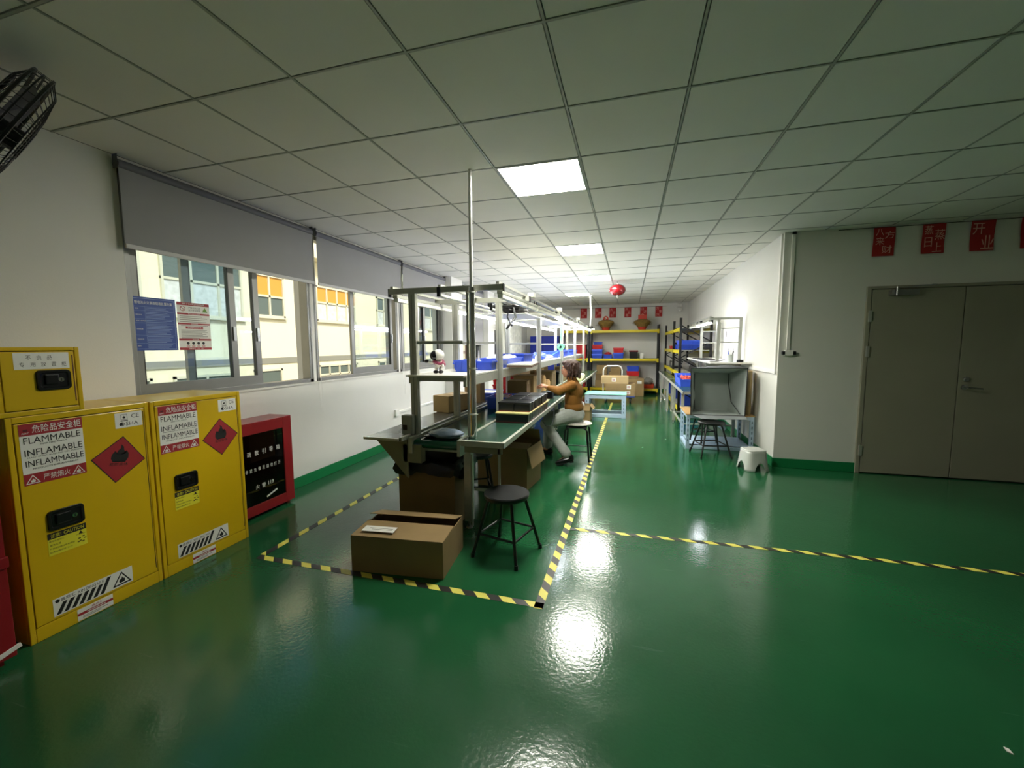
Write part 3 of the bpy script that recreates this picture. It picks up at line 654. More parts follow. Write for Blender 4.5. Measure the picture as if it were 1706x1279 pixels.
m = MB(BLACK); m.tube([fc-fn*.22+Vector((0, 0, -.06)), fc-fn*.25+Vector((-.1, -.02, -.13)), (XL+.05, fc.y-.22, fc.z-.15)], .018); m.box(XL, XL+.02, fc.y-.3, fc.y-.14, fc.z-.27, fc.z-.03); m.build('bracket', t, world=True)
# door banners
def banner_row(xs, y, z1, w_, h, x0, x1, texts, group, labels, nrm, cord):
    m = MB(BLACK); n = 16
    m.tube([(x0+(x1-x0)*k/n, y, z1+.004-(.02*math.sin(PI*k/n))*0) for k in range(n+1)], .004, 5); tag(m.build('banner_cord'), cord, 'cord')
    for k, x in enumerate(xs):
        m = MB(REDB if False else mat('red banner paper', '#b01f1d', .7)); N3 = 4
        for i in range(N3):
            a, b_ = h*i/N3, h*(i+1)/N3; ya, yb = y-.004-.006*math.sin(i*1.3+k), y-.004-.006*math.sin((i+1)*1.3+k)
            m.add([(x, ya, z1-a), (x+w_, ya+.004, z1-a), (x+w_, yb+.004, z1-b_), (x, yb, z1-b_), (x, ya+.001, z1-a), (x+w_, ya+.005, z1-a), (x+w_, yb+.005, z1-b_), (x, yb+.001, z1-b_)], [(0, 1, 2, 3), (4, 7, 6, 5), (0, 3, 7, 4), (1, 5, 6, 2)])
        bo = m.build('paper_banner'); tag(bo, labels[k], 'banner', group)
        m = MB(); s = Sheet(m, (x, y-.0125, z1-h), (1, 0, 0), (0, 0, 1), (0, -1, 0)); col = mat('pinkish print', '#e3a99a', .7)
        T = texts[k]
        for (ch, a0, b0, a1, b1) in T: s.text(ch, a0*w_, b0*h, a1*w_, b1*h, col, .02)
        m.build('lettering', bo)
banner_row([2.49, 2.915, 3.315, 3.71], YD-.035, 2.672, .195, .295, 2.17, 4.8,
    [[('八', .1, .72, .45, .95), ('方', .5, .6, .95, .85), ('来', .1, .38, .5, .66), ('财', .4, .08, .85, .36)], [('蒸', .08, .65, .45, .95), ('蒸', .52, .45, .95, .8), ('日', .1, .22, .42, .55), ('上', .45, .04, .85, .36)], [('开', .05, .55, .55, .92), ('业', .42, .05, .95, .5)], [('大', .1, .55, .6, .92), ('吉', .4, .08, .9, .5)]],
    'red paper banners above the door', ['red paper banner above the hinge side of the double door', 'red banner hung over the middle of the first door leaf', 'red banner with the large characters for opening business', 'red banner cut off by the picture edge'], 1, 'black cord stretched over the double door')
T6 = [[(a, .1, .66, .5, .95), (b_, .5, .36, .92, .66), (c_, .15, .06, .6, .36)] for a, b_, c_ in (('生', '意', '兴'), ('财', '源', '广'), ('大', '吉', '利'), ('开', '业', '喜'), ('日', '进', '金'), ('万', '事', '兴'))]
banner_row([-1.50, -1.05, -.61, -.16, .30, .74], YB-.02, 2.60, .20, .30, -2.2, 1.05, T6, 'small red flags on the back wall',
    ['red paper flag nearest the white cable drop on the back wall', 'red paper flag second along the back wall cord', 'red flag hanging behind the first dried-flower basket', 'red flag hanging alone between the two flower baskets', 'red flag just above the second dried-flower basket', 'last red flag on the cord, by the rack upright'], 1, 'dark cord of red flags across the back wall')
# emergency lamp in back corner
t = thing('emergency_light', 'small white twin-head emergency light high in the back corner', 'light', (1.42, YB, 2.5))
m = MB(PAPER); m.box(1.36, 1.48, YB-.06, YB, 2.58, 2.66); m.build('bracket', t, world=True, bevel=.01); m = MB(PAPER); m.lathe([(.03, 0), (.06, .04), (.055, .1), (0, .12)], (1.42, YB-.1, 2.44), 16); m.build('lamp_head', t, world=True, smooth=True)
# extinguisher ball
t = thing('extinguisher_ball', 'round red automatic extinguisher hanging from the ceiling', 'extinguisher', (-.245, 8.5, CEIL-.004))
m = MB(mat('glossy red tank', '#7d1018', .2, coat=.5)); m.ball((-.245, 8.5, 2.53), .16, 24, 14, (1, 1, .72)); tk = m.build('tank', t, world=True, smooth=True)
m = MB(CHROME); m.cyl((-.245, 8.5, 2.63), (-.245, 8.5, CEIL-.004), .01); m.cyl((-.245, 8.5, 2.41), (-.245, 8.5, 2.37), .014, .008); m.lathe([(0, 0), (.03, 0), (.03, .01), (0, .012)], (-.245, 8.5, 2.405), 14); m.build('fitting', t, world=True, smooth=True)
# ============================================================ ASSEMBLY LINE
LY0, LY1 = 2.80, 11.3
FR = [2.9, 3.72, 5.52, 7.5, 9.4, 11.25]
PL, PR_ = -1.63, -1.187
ln = thing('conveyor_workbench', 'long green-belt conveyor line with benches, posts and overhead rails', 'workbench', (-1.4, 2.8, 0))
m = MB(BELT); m.box(-1.59, -1.225, LY0+.03, LY1, .69, .722); m.cyl((-1.59, LY0+.03, .69), (-1.225, LY0+.03, .69), .032, n=16); m.build('belt', ln, world=True)
m = MB(ALUP); m.box(-1.625, -1.595, LY0-.02, LY1, .62, .745); m.box(-1.22, -1.195, LY0-.02, LY1, .62, .745); m.build('side_rail', ln, world=True, bevel=.002)
m = MB(ALUP); m.box(-1.595, -1.22, LY0+.06, LY1, .63, .68); m.build('belt_bed', ln, world=True)
# right bench
m = MB(MATG); m.box(-1.185, -.85, 2.76, LY1+.3, .735, .751); rb = m.build('bench_top', ln, world=True)
m = MB(ALUP); m.box(-1.195, -1.17, 2.74, LY1+.3, .72, .757); m.box(-.862, -.838, 2.74, LY1+.3, .715, .757); m.box(-1.17, -.862, 2.74, 2.765, .715, .757); m.build('edge_strip', rb, world=True, bevel=.002)
m = MB(MATD); m.box(-1.95, -1.64, 2.70, LY1+.2, .735, .75); lb = m.build('bench_top', ln, world=True)
m = MB(ALUP); m.box(-1.655, -1.632, 2.7, LY1+.2, .73, .762); m.box(-1.96, -1.655, 2.69, 2.7, .732, .752); m.build('edge_strip', lb, world=True, bevel=.002)
OLIVE = mat('olive grey panel', '#7f7f6a', .5)
for y in (2.95, 5.0, 7.0, 9.0, 11.0):
    for x in (-1.61, -1.2):
        y_k = y; y = 3.32 if (y < 3 and x < -1.4) else y; g_ = MB(ALU); g_.box(x-.03, x+.03, y-.02, y+.045, .06, .72); g_.use(ALUP); g_.box(x+.032, x+.04, y-.02, y+.0, .02, .6); lg = g_.build('leg', ln, world=True, bevel=.003)
        g_ = MB(STEEL); g_.cyl((x, y+.01, .06), (x, y+.01, .012), .008); g_.cyl((x, y+.01, .012), (x, y+.01, 0), .022, .028); g_.build('levelling_foot', lg, world=True); y = y_k
    if y > 3: g_ = MB(ALU); g_.box(-1.61, -1.2, y, y+.03, .27, .31); g_.build('cross_brace', ln, world=True)
    g_ = MB(OLIVE); g_.prism([(-1.93, y-.16, .73), (-1.64, y-.16, .73), (-1.64, y-.16, .42)], (0, .02, 0)); g_.build('bracket', ln, world=True)
    g_ = MB(OLIVE); g_.prism([(-.86, y-.02, .715), (-1.17, y-.02, .715), (-1.17, y-.02, .45)], (0, .02, 0)) if y > 3 else g_.box(-1.16, -.87, y-.17, y-.15, .66, .715); g_.build('bracket', ln, world=True)
m = MB(OLIVE); m.box(-1.68, -1.52, LY0-.01, LY0+.06, .545, .69); m.build('drive_cover', ln, world=True, bevel=.004)
m = MB(ALUP); m.box(-.9, -.885, 2.78, 2.795, .3, .715); m.box(-1.17, -.885, 3.0, 3.02, .29, .31); m.build('hanging_rod', ln, world=True)
for i, y in enumerate(FR):
    for x in (PL, PR_ if i else -1.15):
        g_ = MB(ALUP); g_.box(x-.028, x+.028, y-.0, y+.045, .70 if x < -1.4 else .73, 1.85); g_.use(mat('profile groove', '#8b8d84', .6)); g_.box(x-.004, x+.004, y-.0008, y, .8, 1.84); g_.build('post', ln, world=True, bevel=.002)
    g_ = MB(ALUP); g_.box(-1.83, -.89, y, y+.045, 1.85, 1.893); cb = g_.build('cross_bar', ln, world=True, bevel=.002)
    g_ = MB(BLACKP); g_.box(-1.835, -1.83, y, y+.045, 1.83, 1.894); g_.box(-.89, -.884, y, y+.045, 1.84, 1.894); g_.build('end_cap', cb, world=True)
    g_ = MB(ALUP); g_.box(PL+.028, PR_-.028, y+.01, y+.035, 1.46, 1.485); g_.build('cross_bar', ln, world=True, bevel=.002)
m = MB(ALUP); m.box(-.945, -.92, 2.91, 10.5, 1.893, 1.912); m.box(-1.82, -1.795, 2.91, 10.5, 1.893, 1.912); m.box(-1.41, -1.385, 2.91, 10.5, 1.893, 1.91); m.build('top_rail', ln, world=True)
m = MB(mat('white laminate', '#e4e2da', .35)); m.box(-1.69, -1.2, 2.88, LY1, 1.205, 1.22); m.build('upper_shelf', ln, world=True, bevel=.002)
m = MB(ALUP); m.box(-1.222, -1.2, 2.93, LY1, 1.13, 1.203); m.box(-1.69, -1.668, 2.93, LY1, 1.15, 1.203); m.box(-1.66, -1.222, 2.93, 2.95, 1.17, 1.203); m.build('shelf_beam', ln, world=True)
m = MB(mat('white laminate', '#e4e2da', .35)); m.box(-1.62, -1.12, 4.5, 5.45, 1.80, 1.81); m.box(-1.62, -1.12, 5.7, 7.3, 1.80, 1.81); m.build('top_board', ln, world=True)
# inner short post under the shelf near the front
# light tubes along rails
lt = None
def fixture(x, y0, L, lit, label, z=1.80):
    t = thing('tube_light', label, 'tube light', (x, y0, z), 0, 'tube lights hung along the conveyor line')
    m = MB(ALUP); m.box(-.022, .022, 0, L, .028, .055); m.build('housing', t, bevel=.003)
    m = MB(TUBE if lit else TUBEOFF); m.box(-.02, .02, .01, L-.01, .0, .0275); m.build('tube', t)
    m = MB(BLACKP); m.cyl((0, .03, .055), (0, .03, .092), .004); m.cyl((0, L-.03, .055), (0, L-.03, .092), .004); m.build('hanger', t)
    return t
ys = [2.96, 4.2, 5.44, 6.68, 7.92, 9.16]
names = ['first', 'second', 'third', 'fourth', 'fifth', 'sixth']
for k, y in enumerate(ys):
    fixture(-.932, y, 1.2, k > 1, ('unlit' if k < 2 else 'lit')+' tube light over the aisle side bench, %s from the steel pole' % names[k])
for k, y in enumerate(ys):
    fixture(-1.81, y, 1.2, k > 0, ('unlit' if k < 1 else 'lit')+' tube light on the window side of the line, %s along' % names[k])
for k, y in enumerate(ys):
    t = thing('tube_light', 'slim tube light over the belt, %s along the line' % names[k], 'tube light', (-1.398, y-.05, 1.83), 0, 'slim tube lights over the belt')
    m = MB(TUBE if k > 2 else TUBEOFF); m.cyl((0, 0, 0), (0, 1.15, 0), .013, n=10); m.build('tube', t, smooth=True); 
    for q0, q1 in ((-.02, 0), (1.15, 1.165)): m = MB(BLACKP); m.box(-.012, .012, q0, q1, -.014, .06); m.build('end_clip', t)
# steel pole to ceiling
t = thing('service_pole', 'polished steel pole rising from the bench corner to the ceiling', 'pole', (-1.115, 2.86, .757))
m = MB(CHROME); m.cyl((-1.118, 2.86, .757), (-1.118, 2.86, 1.87), .024, n=20); m.build('lower_tube', t, world=True, smooth=True)
m = MB(mat('white steel tube', '#d2d2cc', .25, .5)); m.cyl((-1.118, 2.86, 1.87), (-1.118, 2.86, CEIL-.004), .013, n=14); m.build('upper_tube', t, world=True, smooth=True)
for z in (.93, 1.27, 1.83):
    m = MB(PAPER); m.cyl((-1.118, 2.86, z), (-1.118, 2.86, z+.012), .027, n=16); m.beam((-1.118, 2.86, z+.006), (-1.075, 2.85, z+.006), .008, .004); m.build('cable_tie', t, world=True)
m = MB(PAPER); m.tube([(-.955, 10.5, CEIL-.004), (-.93, 10.5, 2.35), (-.925, 10.5, 2.1), (-.945, 10.5, 1.92)], .018); m.box(-1.0, -.9, 10.46, 10.54, CEIL-.03, CEIL-.004)
tag(m.build('cable_drop'), 'white cable drop from ceiling to the far end of the line', 'cable')
# control box and speed controller at the line head
t = thing('motor_controller', 'grey speed control box at the front corner of the window side bench', 'control box', (-1.66, 2.85, .752))
GB = mat('grey control box', '#989a8c', .5)
m = MB(GB); m.box(-1.715, -1.62, 2.84, 2.9, .752, .905); m.build('case', t, world=True, bevel=.005)
m = MB(BLACKP); m.box(-1.7, -1.665, 2.835, 2.841, .79, .83); m.build('switch', t, world=True)
# ------------------------------------------------------------ astronaut figurine
t = thing('astronaut_figurine', 'small toy astronaut with dark visor and pink sash standing on the shelf front', 'figurine', (-1.5, 3.08, 1.221))
WPL = mat('white toy plastic', '#e4e2dc', .25); PKM = mat('mauve toy paint', '#8c3c55', .35); DK = mat('toy black', '#17151a', .15)
m = MB(WPL)
m.ball((0, 0, .078), .032, 16, 10, (1, .85, 1.1)); m.ball((-.018, 0, .04), .016, 12, 8, (1, 1, 1.4)); m.ball((.018, 0, .04), .016, 12, 8, (1, 1, 1.4)); m.ball((0, 0, .15), .05, 20, 14, (1, 1, .95)); m.build('suit', t, smooth=True)
m = MB(DK); m.ball((-.022, -.02, .147), .042, 18, 12, (1, .9, .95)); m.build('visor', t, smooth=True)
m = MB(PKM); m.tube([(.038*math.cos(a), .035*math.sin(a), .09+.01*math.sin(2*a)) for a in [2*PI*k/16 for k in range(16)]], .013, 8, closed=True); m.ball((.044, 0, .075), .02, 10, 8); m.build('sash', t, smooth=True)
m = MB(WPL); m.tube([(-.025, 0, .095), (-.055, -.005, .088), (-.085, -.01, .095)], [.012, .011, .01], 8); m.build('arm', t, smooth=True); m = MB(DK); m.ball((-.1, -.012, .1), .017, 10, 8, (1.3, 1, .8)); m.build('glove', t, smooth=True)
m = MB(WPL); m.tube([(.025, 0, .095), (.045, -.01, .075), (.05, -.02, .055)], [.012, .011, .01], 8); m.build('arm', t, smooth=True)
m = MB(DK); m.ball((-.022, -.006, .014), .02, 12, 8, (1.1, 1.4, .7)); m.ball((.022, -.006, .014), .02, 12, 8, (1.1, 1.4, .7)); m.build('boots', t, smooth=True)
# ------------------------------------------------------------ generic tray, carton, stool
def tray_mb(w_, d, h, mt, th=.006, lip=.01, taper=.93):
    m = MB(mt); a, b_ = w_/2, d/2
    def ring_(sx, sy, z): return [(-sx, -sy, z), (sx, -sy, z), (sx, sy, z), (-sx, sy, z)]
    rs = [ring_(a*taper, b_*taper, 0), ring_(a, b_, h-.015), ring_(a+lip, b_+lip, h-.015), ring_(a+lip, b_+lip, h), ring_(a-th, b_-th, h), ring_((a-th)*taper, (b_-th)*taper, th)]
    vs = [p for r in rs for p in r]; fs = [(3, 2, 1, 0)]
    for k in range(5):
        for i in range(4): fs.append((k*4+i, k*4+(i+1) % 4, (k+1)*4+(i+1) % 4, (k+1)*4+i))
    fs.append((20, 21, 22, 23)); m.add(vs, fs)
    # ribs on the long sides
    for sx in (-1, 1):
        for k in (-.55, 0, .55):
            m.box(k*w_*.8-.004, k*w_*.8+.004, sx*(b_+.001)-.003, sx*(b_+.001)+.003, h*.25, h-.012)
    return m
def tray(x, y, z, w_, d, h, mt, label, rz=0, group=None, name='plastic_tray', cat='tray'):
    return solo(tray_mb(w_, d, h, mt), name, label, cat, (x, y, z), rz, group)
def lidbox(x, y, z, w_, d, h, mt, lid, label, rz=0, group=None):
    t = thing('storage_box', label, 'storage box', (x, y, z), rz, group)
    m = tray_mb(w_, d, h, mt); m.build('tub', t)
    m = MB(lid); m.box(-w_/2-.012, w_/2+.012, -d/2-.012, d/2+.012, h-.02, h+.02); m.build('lid', t, bevel=.008); return t
def carton(x, y, z, w_, d, h, label, rz=0, mt=None, group=None, tape_=True, sticker=None, flaps=None):
    t = thing('cardboard_box', label, 'box', (x, y, z), rz, group); mt = mt or CARD; th = .006
    m = MB(mt); a, b_ = w_/2, d/2
    if flaps is None:
        m.box(-a, a, -b_, b_, 0, h); m.build('carton_body', t, bevel=.003)
        if tape_:
            q = MB(mat('packing tape', '#b89a68', .3)); q.box(-a-.0006, a+.0006, -.025, .025, h-.05, h+.0006); q.build('packing_tape', t)
    else:
        m.box(-a, a, -b_, -b_+th, 0, h); m.box(-a, a, b_-th, b_, 0, h); m.box(-a, -a+th, -b_+th, b_-th, 0, h); m.box(a-th, a, -b_+th, b_-th, 0, h); m.box(-a+th, a-th, -b_+th, b_-th, 0, th); m.build('carton_body', t)
        for side, ang, ln_ in flaps:
            q = MB(mt); c_, s_ = math.cos(ang), math.sin(ang)
            # ang 0 = lying closed inwards, PI = hanging fully out and down
            if side in 'NS':
                sg = 1 if side == 'S' else -1; y_ = -b_ if side == 'S' else b_
                q.prism([(-a, y_, h), (a, y_, h), (a, y_+sg*ln_*c_, h+ln_*s_), (-a, y_+sg*ln_*c_, h+ln_*s_)], (0, 0, .004))
            else:
                sg = 1 if side == 'W' else -1; x_ = -a if side == 'W' else a
                q.prism([(x_, -b_, h), (x_, b_, h), (x_+sg*ln_*c_, b_, h+ln_*s_), (x_+sg*ln_*c_, -b_, h+ln_*s_)], (0, 0, .004))
            q.build('flap', t)
    if sticker:
        q = MB(); fs_, u0, v0, u1, v1, txt = sticker
        s = Sheet(q, (-a, -b_-.0008, 0) if fs_ == 'front' else (-a, -b_, h+.0008), (1, 0, 0), (0, 0, 1) if fs_ == 'front' else (0, 1, 0), (0, -1, 0) if fs_ == 'front' else (0, 0, 1))
        s.base(u0, v0, u1, v1, PAPER)
        if txt:
            for q0 in (.3, .5, .66): s.rect(u0+(u1-u0)*.15, v0+(v1-v0)*q0, u1-(u1-u0)*.2, v0+(v1-v0)*(q0+.1), REDP)
        q.build('paper_sticker', t)
    return t
def stool(x, y, h, r, label, rz=0, seatm=None, group='black metal stools', legr=.011, spread=1.35, pad=None, legn=4):
    t = thing('round_stool', label, 'stool', (x, y, 0), rz, group)
    m = MB(seatm or BLACK); m.lathe([(0, h-.018), (r*.86, h-.018), (r*.9, h-.03), (r*.985, h-.03), (r, h-.02), (r, h-.006), (r*.965, h), (r*.8, h-.002), (0, h-.004)], n=36); m.build('seat', t, smooth=True)
    for k in range(legn):
        a = PI/4+2*PI*k/legn; c_, s_ = math.cos(a), math.sin(a); m = MB(BLACK)
        m.tube([(c_*r*.3, s_*r*.3, h-.03), (c_*r*.72, s_*r*.72, h-.032), (c_*r*.84, s_*r*.84, h-.06), (c_*r*spread, s_*r*spread, .004)], legr, 10); l_ = m.build('leg', t, smooth=True)
        m = MB(BLACKP); m.cyl((c_*r*(spread-.02), s_*r*(spread-.02), .03), (c_*r*spread, s_*r*spread, 0), legr+.003); m.build('foot_cap', l_)
    rr = r*(.84+(spread-.84)*(1-.16/(h-.06))); m = MB(BLACK)
    P_ = [(math.cos(PI/4+2*PI*k/legn)*rr, math.sin(PI/4+2*PI*k/legn)*rr, .16) for k in range(legn)]
    for k in range(legn): m.tube([P_[k], P_[(k+1) % legn]], legr*.75, 8)
    m.build('foot_ring', t, smooth=True)
    return t
# ------------------------------------------------------------ floor boxes in front
t = carton(-1.41, 2.40, 0, .62, .42, .235, 'low brown carton with white sticker and loose top flap, in front of the line', .10, CARD, flaps=[('S', .03, .225), ('N', .26, .18)])
q = MB(); s = Sheet(q, (-.31, -.21, .2515), (1, 0, 0), (0, math.cos(.05), math.sin(.05)), (0, 0, 1)); s.base(.05, .045, .27, .115, PAPER); s.rect(.09, .085, .25, .09, GREYP); s.rect(.11, .07, .25, .075, GREYP); q.build('paper_sticker', t)
q = MB(DARK)
t2 = carton(-1.54, 3.08, 0, .48, .40, .50, 'tall brown carton lined with a black bin bag, standing under the conveyor head', .04, CARDD, flaps=[])
m = MB(mat('black bag film', '#08080a', .35, bump=.6, bscale=9)); a, b_ = .235, .195
rs = []
random.seed(5)
def rect_ring(sx, sy, z, n=8, jit=0):
    pts = []
    for e in range(4):
        for k in range(n):
            q_ = k/n; x_, y_ = [(-1+2*q_, -1), (1, -1+2*q_), (1-2*q_, 1), (-1, 1-2*q_)][e]; pts.append((x_*sx+random.uniform(-jit, jit), y_*sy+random.uniform(-jit, jit), z+random.uniform(-jit, jit)))
    return pts
rings = [rect_ring(a-.012, b_-.012, .2), rect_ring(a-.012, b_-.012, .505, jit=.004), rect_ring(a-.0, b_-.0, .535, jit=.008), rect_ring(a+.022, b_+.022, .525, jit=.012), rect_ring(a+.035, b_+.035, .48, jit=.016), rect_ring(a+.028, b_+.028, .43, jit=.02)]
vs = [p for r_ in rings for p in r_]; K = 32; fs = [(k*K+i, k*K+(i+1) % K, (k+1)*K+(i+1) % K, (k+1)*K+i) for k in range(5) for i in range(K)]+[tuple(range(K))]
m.add(vs, fs); m.ball((-.27, -.1, .46), .05, 12, 8, (1, 1.6, 1)); m.ball((.26, -.05, .44), .06, 12, 8, (.8, 2, 1.2))
bag = m.build('bin_liner', smooth=True); bag.location = (-1.54, 3.08, .0); bag.rotation_euler = (0, 0, .04); tag(bag, 'black plastic bin bag folded over the rim of the tall carton', 'bin bag')
t3 = carton(-1.2, 4.12, 0, .55, .42, .42, 'open brown carton under the bench, flaps hanging, behind the near stool', -.12, CARD, flaps=[('N', 1.2, .14), ('S', .2, .14), ('E', PI+1.3, .2), ('W', 1.9, .1)])
# near stool + a second stool behind tall carton
stool(-.797, 2.655, .435, .158, 'round black stool in front of the bench corner, nearest to the camera', -.255, spread=1.55)
stool(-1.34, 3.54, .45, .14, 'black stool pushed under the bench behind the tall carton', .5)
# ------------------------------------------------------------ black battery packs
BPK = mat('black pack plastic', '#15171a', .3, bump=.05, bscale=40)
def pack(w_, d, h, name, label, group):
    t = thing(name, label, 'battery pack', (0, 0, 0), 0, group)
    m = MB(BPK); m.box(-w_/2, w_/2, -d/2, d/2, 0, h*.8); m.box(-w_/2-.003, w_/2+.003, -d/2-.003, d/2+.003, h*.8, h); m.build('case', t, bevel=.003)
    m = MB(mat('pack red line', '#7a1512', .5)); m.box(-w_/2-.001, w_/2+.001, -d/2-.001, d/2+.001, .004, .008); m.build('base_line', t)
    return t
p0 = pack(.30, .085, .08, 'battery_pack', '', 'lower row of black battery packs')
nth = ['first', 'second', 'third', 'fourth', 'fifth', 'sixth', 'seventh', 'eighth', 'ninth', 'tenth', 'eleventh', 'twelfth', 'thirteenth', 'fourteenth', 'fifteenth']
for k in range(10):
    lab = 'wide black battery pack lying on the green bench under the board, %s from the pole' % nth[k]
    o = p0 if k == 0 else dup(p0, (0, 0, 0)); o['label'] = lab; o.location = (-1.003, 3.56+.0935*k, .7525)
m = MB(mat('pale yellow board', '#dccf8e', .6)); m.box(-1.155, -.842, 3.505, 4.52, .833, .845); solo(m, 'cover_board', 'pale yellow board laid between the two layers of black packs', 'board', bevel=.002)
p1 = pack(.145, .088, .085, 'battery_pack', '', 'upper row of black battery packs')
fst = True; PACK = p1
for c_, x in ((0, -1.078), (1, -.922)):
    yy = 3.60
    for k in range(8):
        if k in (2, 5): yy += .035
        o = p1 if fst else dup(p1, (0, 0, 0)); fst = False
        o['label'] = 'small black pack on the pale board, %s, %s along' % ('belt side column' if c_ == 0 else 'aisle side column', nth[k]); o.location = (x+random.uniform(-.004, .004), yy+.02, .846); yy += .094
# ------------------------------------------------------------ items on the upper shelf
tray(-1.40, 3.42, 1.221, .12, .2, .10, BLUE, 'small square blue bin on the shelf beside the astronaut')
tray(-1.35, 3.84, 1.221, .28, .52, .085, BLUE, 'long blue bin on the shelf between the pole and second post', group='blue bins on the upper shelf')
tray(-1.52, 3.75, 1.221, .12, .36, .07, BLUE, 'narrow blue bin behind the long one on the shelf')
m = MB(WPL); m.lathe([(.0, 0), (.034, 0), (.036, .05), (.03, .07), (.01, .085), (.006, .13), (.002, .175), (0, .176)], n=20); solo(m, 'oil_bottle', 'white long-nosed squeeze bottle standing in the long blue bin', 'bottle', (-1.38, 3.70, 1.228), smooth=True)
tray(-1.42, 4.55, 1.221, .34, .6, .09, BLUE, 'wide blue bin full of white bags on the shelf', group='blue bins on the upper shelf')
tray(-1.42, 5.2, 1.221, .34, .5, .12, BLUE2, 'deeper blue bin on the shelf at the third post', group='blue bins on the upper shelf')
BAGM = mat('white film bag', '#e6e8ec', .35, bump=.6, bscale=25)
def blob(x, y, z, r, sq, mt, name, label, cat, seed, sharp=.3):
    random.seed(seed); m = MB(mt); m.ball((0, 0, r*sq[2]), r, 18, 12, sq); m.v = [(a*(1+random.uniform(-sharp, sharp)*.5), b_*(1+random.uniform(-sharp, sharp)*.5), max(0, c_*(1+random.uniform(-sharp, sharp)*.4))) for a, b_, c_ in m.v]
    return solo(m, name, label, cat, (x, y, z), 0, smooth=True)
blob(-1.45, 4.42, 1.228, .11, (1, 1.3, .5), BAGM, 'plastic_bag', 'white plastic bag heaped in the wide blue bin', 'bag', 1); blob(-1.38, 4.72, 1.228, .1, (1, 1.1, .55), BAGM, 'plastic_bag', 'second white plastic bag in the wide blue bin, farther along', 'bag', 2)
m = MB(mat('brown board', '#6b5646', .6)); m.obox((0, 0, .006), (.5, .55, .012), .0); solo(m, 'product_board', 'brown board sticking out over the shelf edge toward the aisle', 'board', (-1.22, 4.05, 1.222+.09), .15) if False else None
m = MB(mat('brown board', '#6b5646', .6)); m.obox((0, 0, .01), (.32, .8, .02), 0); solo(m, 'product_board', 'brown board overhanging the shelf edge above the battery packs', 'board', (-1.16, 4.5, 1.221), .12)
m = MB(PAPER); m.obox((0, 0, .004), (.3, .75, .008), 0); solo(m, 'paper_stack', 'white sheets lying on the overhanging brown board', 'paper', (-1.16, 4.5, 1.242), .13)
# tape reel hanging, rolls, bags further
t = thing('cable_reel', 'green and white cable reel hanging from the line frame', 'reel', (-1.12, 7.0, 1.42)); m = MB(mat('mint plastic', '#7fd0a8', .4)); m.lathe([(.022, -.02), (.062, -.02), (.062, -.01), (.04, -.01), (.04, .01), (.062, .01), (.062, .02), (.022, .02), (.022, -.02)], (0, 0, 0), 24, (0, 1, 0)); m.build('spool', t, smooth=True); m = MB(mat('mint plastic', '#7fd0a8', .4)); m.tube([(0, 0, .1), (0, 0, .3), (.02, 0, .42)], .008); m.tube([(-.05, 0, -.08), (-.2, -.3, -.18)], .004); m.build('hook', t)
m = MB(PAPER); m.cyl((0, -.05, .045), (0, .05, .045), .045, n=24); m.use(CARD); m.cyl((0, -.051, .045), (0, .051, .045), .016, n=16); solo(m, 'tape_roll', 'white roll of tape on the shelf edge before the green reel', 'tape roll', (-1.28, 5.9, 1.221), .2)
blob(-1.35, 6.3, 1.221, .12, (1, 1.3, .5), mat('blue film bag', '#3d5fe0', .4), 'plastic_bag', 'crumpled blue bag on the shelf past the tape roll', 'bag', 3)
blob(-1.3, 6.75, 1.221, .09, (1, 1.4, .4), BAGM, 'plastic_bag', 'white bag on the shelf past the crumpled blue one', 'bag', 4)
for k, (y, mt, lab) in enumerate(((7.8, BLUE, 'bright blue bin on the shelf before the fourth post gap'), (8.5, BLUE2, 'deep blue bin on the shelf after the bright one'), (9.2, BLUE, 'blue bin on the shelf near the last lit tubes'), (10.1, BLUE2, 'last blue bin at the far end of the shelf'))):
    tray(-1.42, y, 1.221, .34, .5, .11, mt, lab, group='blue bins on the upper shelf')
# black bag cloth on the top board
blob(-1.38, 4.78, 1.811, .2, (1.1, 1.6, .32), mat('black crumpled bag', '#141414', .3, bump=.8, bscale=20), 'plastic_bag', 'crumpled black bag lying on the white board above the shelf', 'bag', 9, .35)
m = MB(BLACK); m.tube([(-1.2, 4.3, 1.85), (-1.17, 4.28, 1.75), (-1.22, 4.2, 1.66), (-1.25, 4.2, 1.62)], .012); m.tube([(-1.25, 4.3, 1.85), (-1.3, 4.4, 1.76), (-1.25, 4.42, 1.66)], .008); solo(m, 'black_cable', 'loose black cable dangling under the white overhead board', 'cable', smooth=True)
for k, y in enumerate((3.95, 5.62, 7.7)): m = MB(PAPER); m.box(-.96, -.90, y, y+.1, 1.913, 1.955); solo(m, 'driver_box', 'white power driver box on top of the aisle side rail, %s one' % nth[k], 'driver box', bevel=.004)
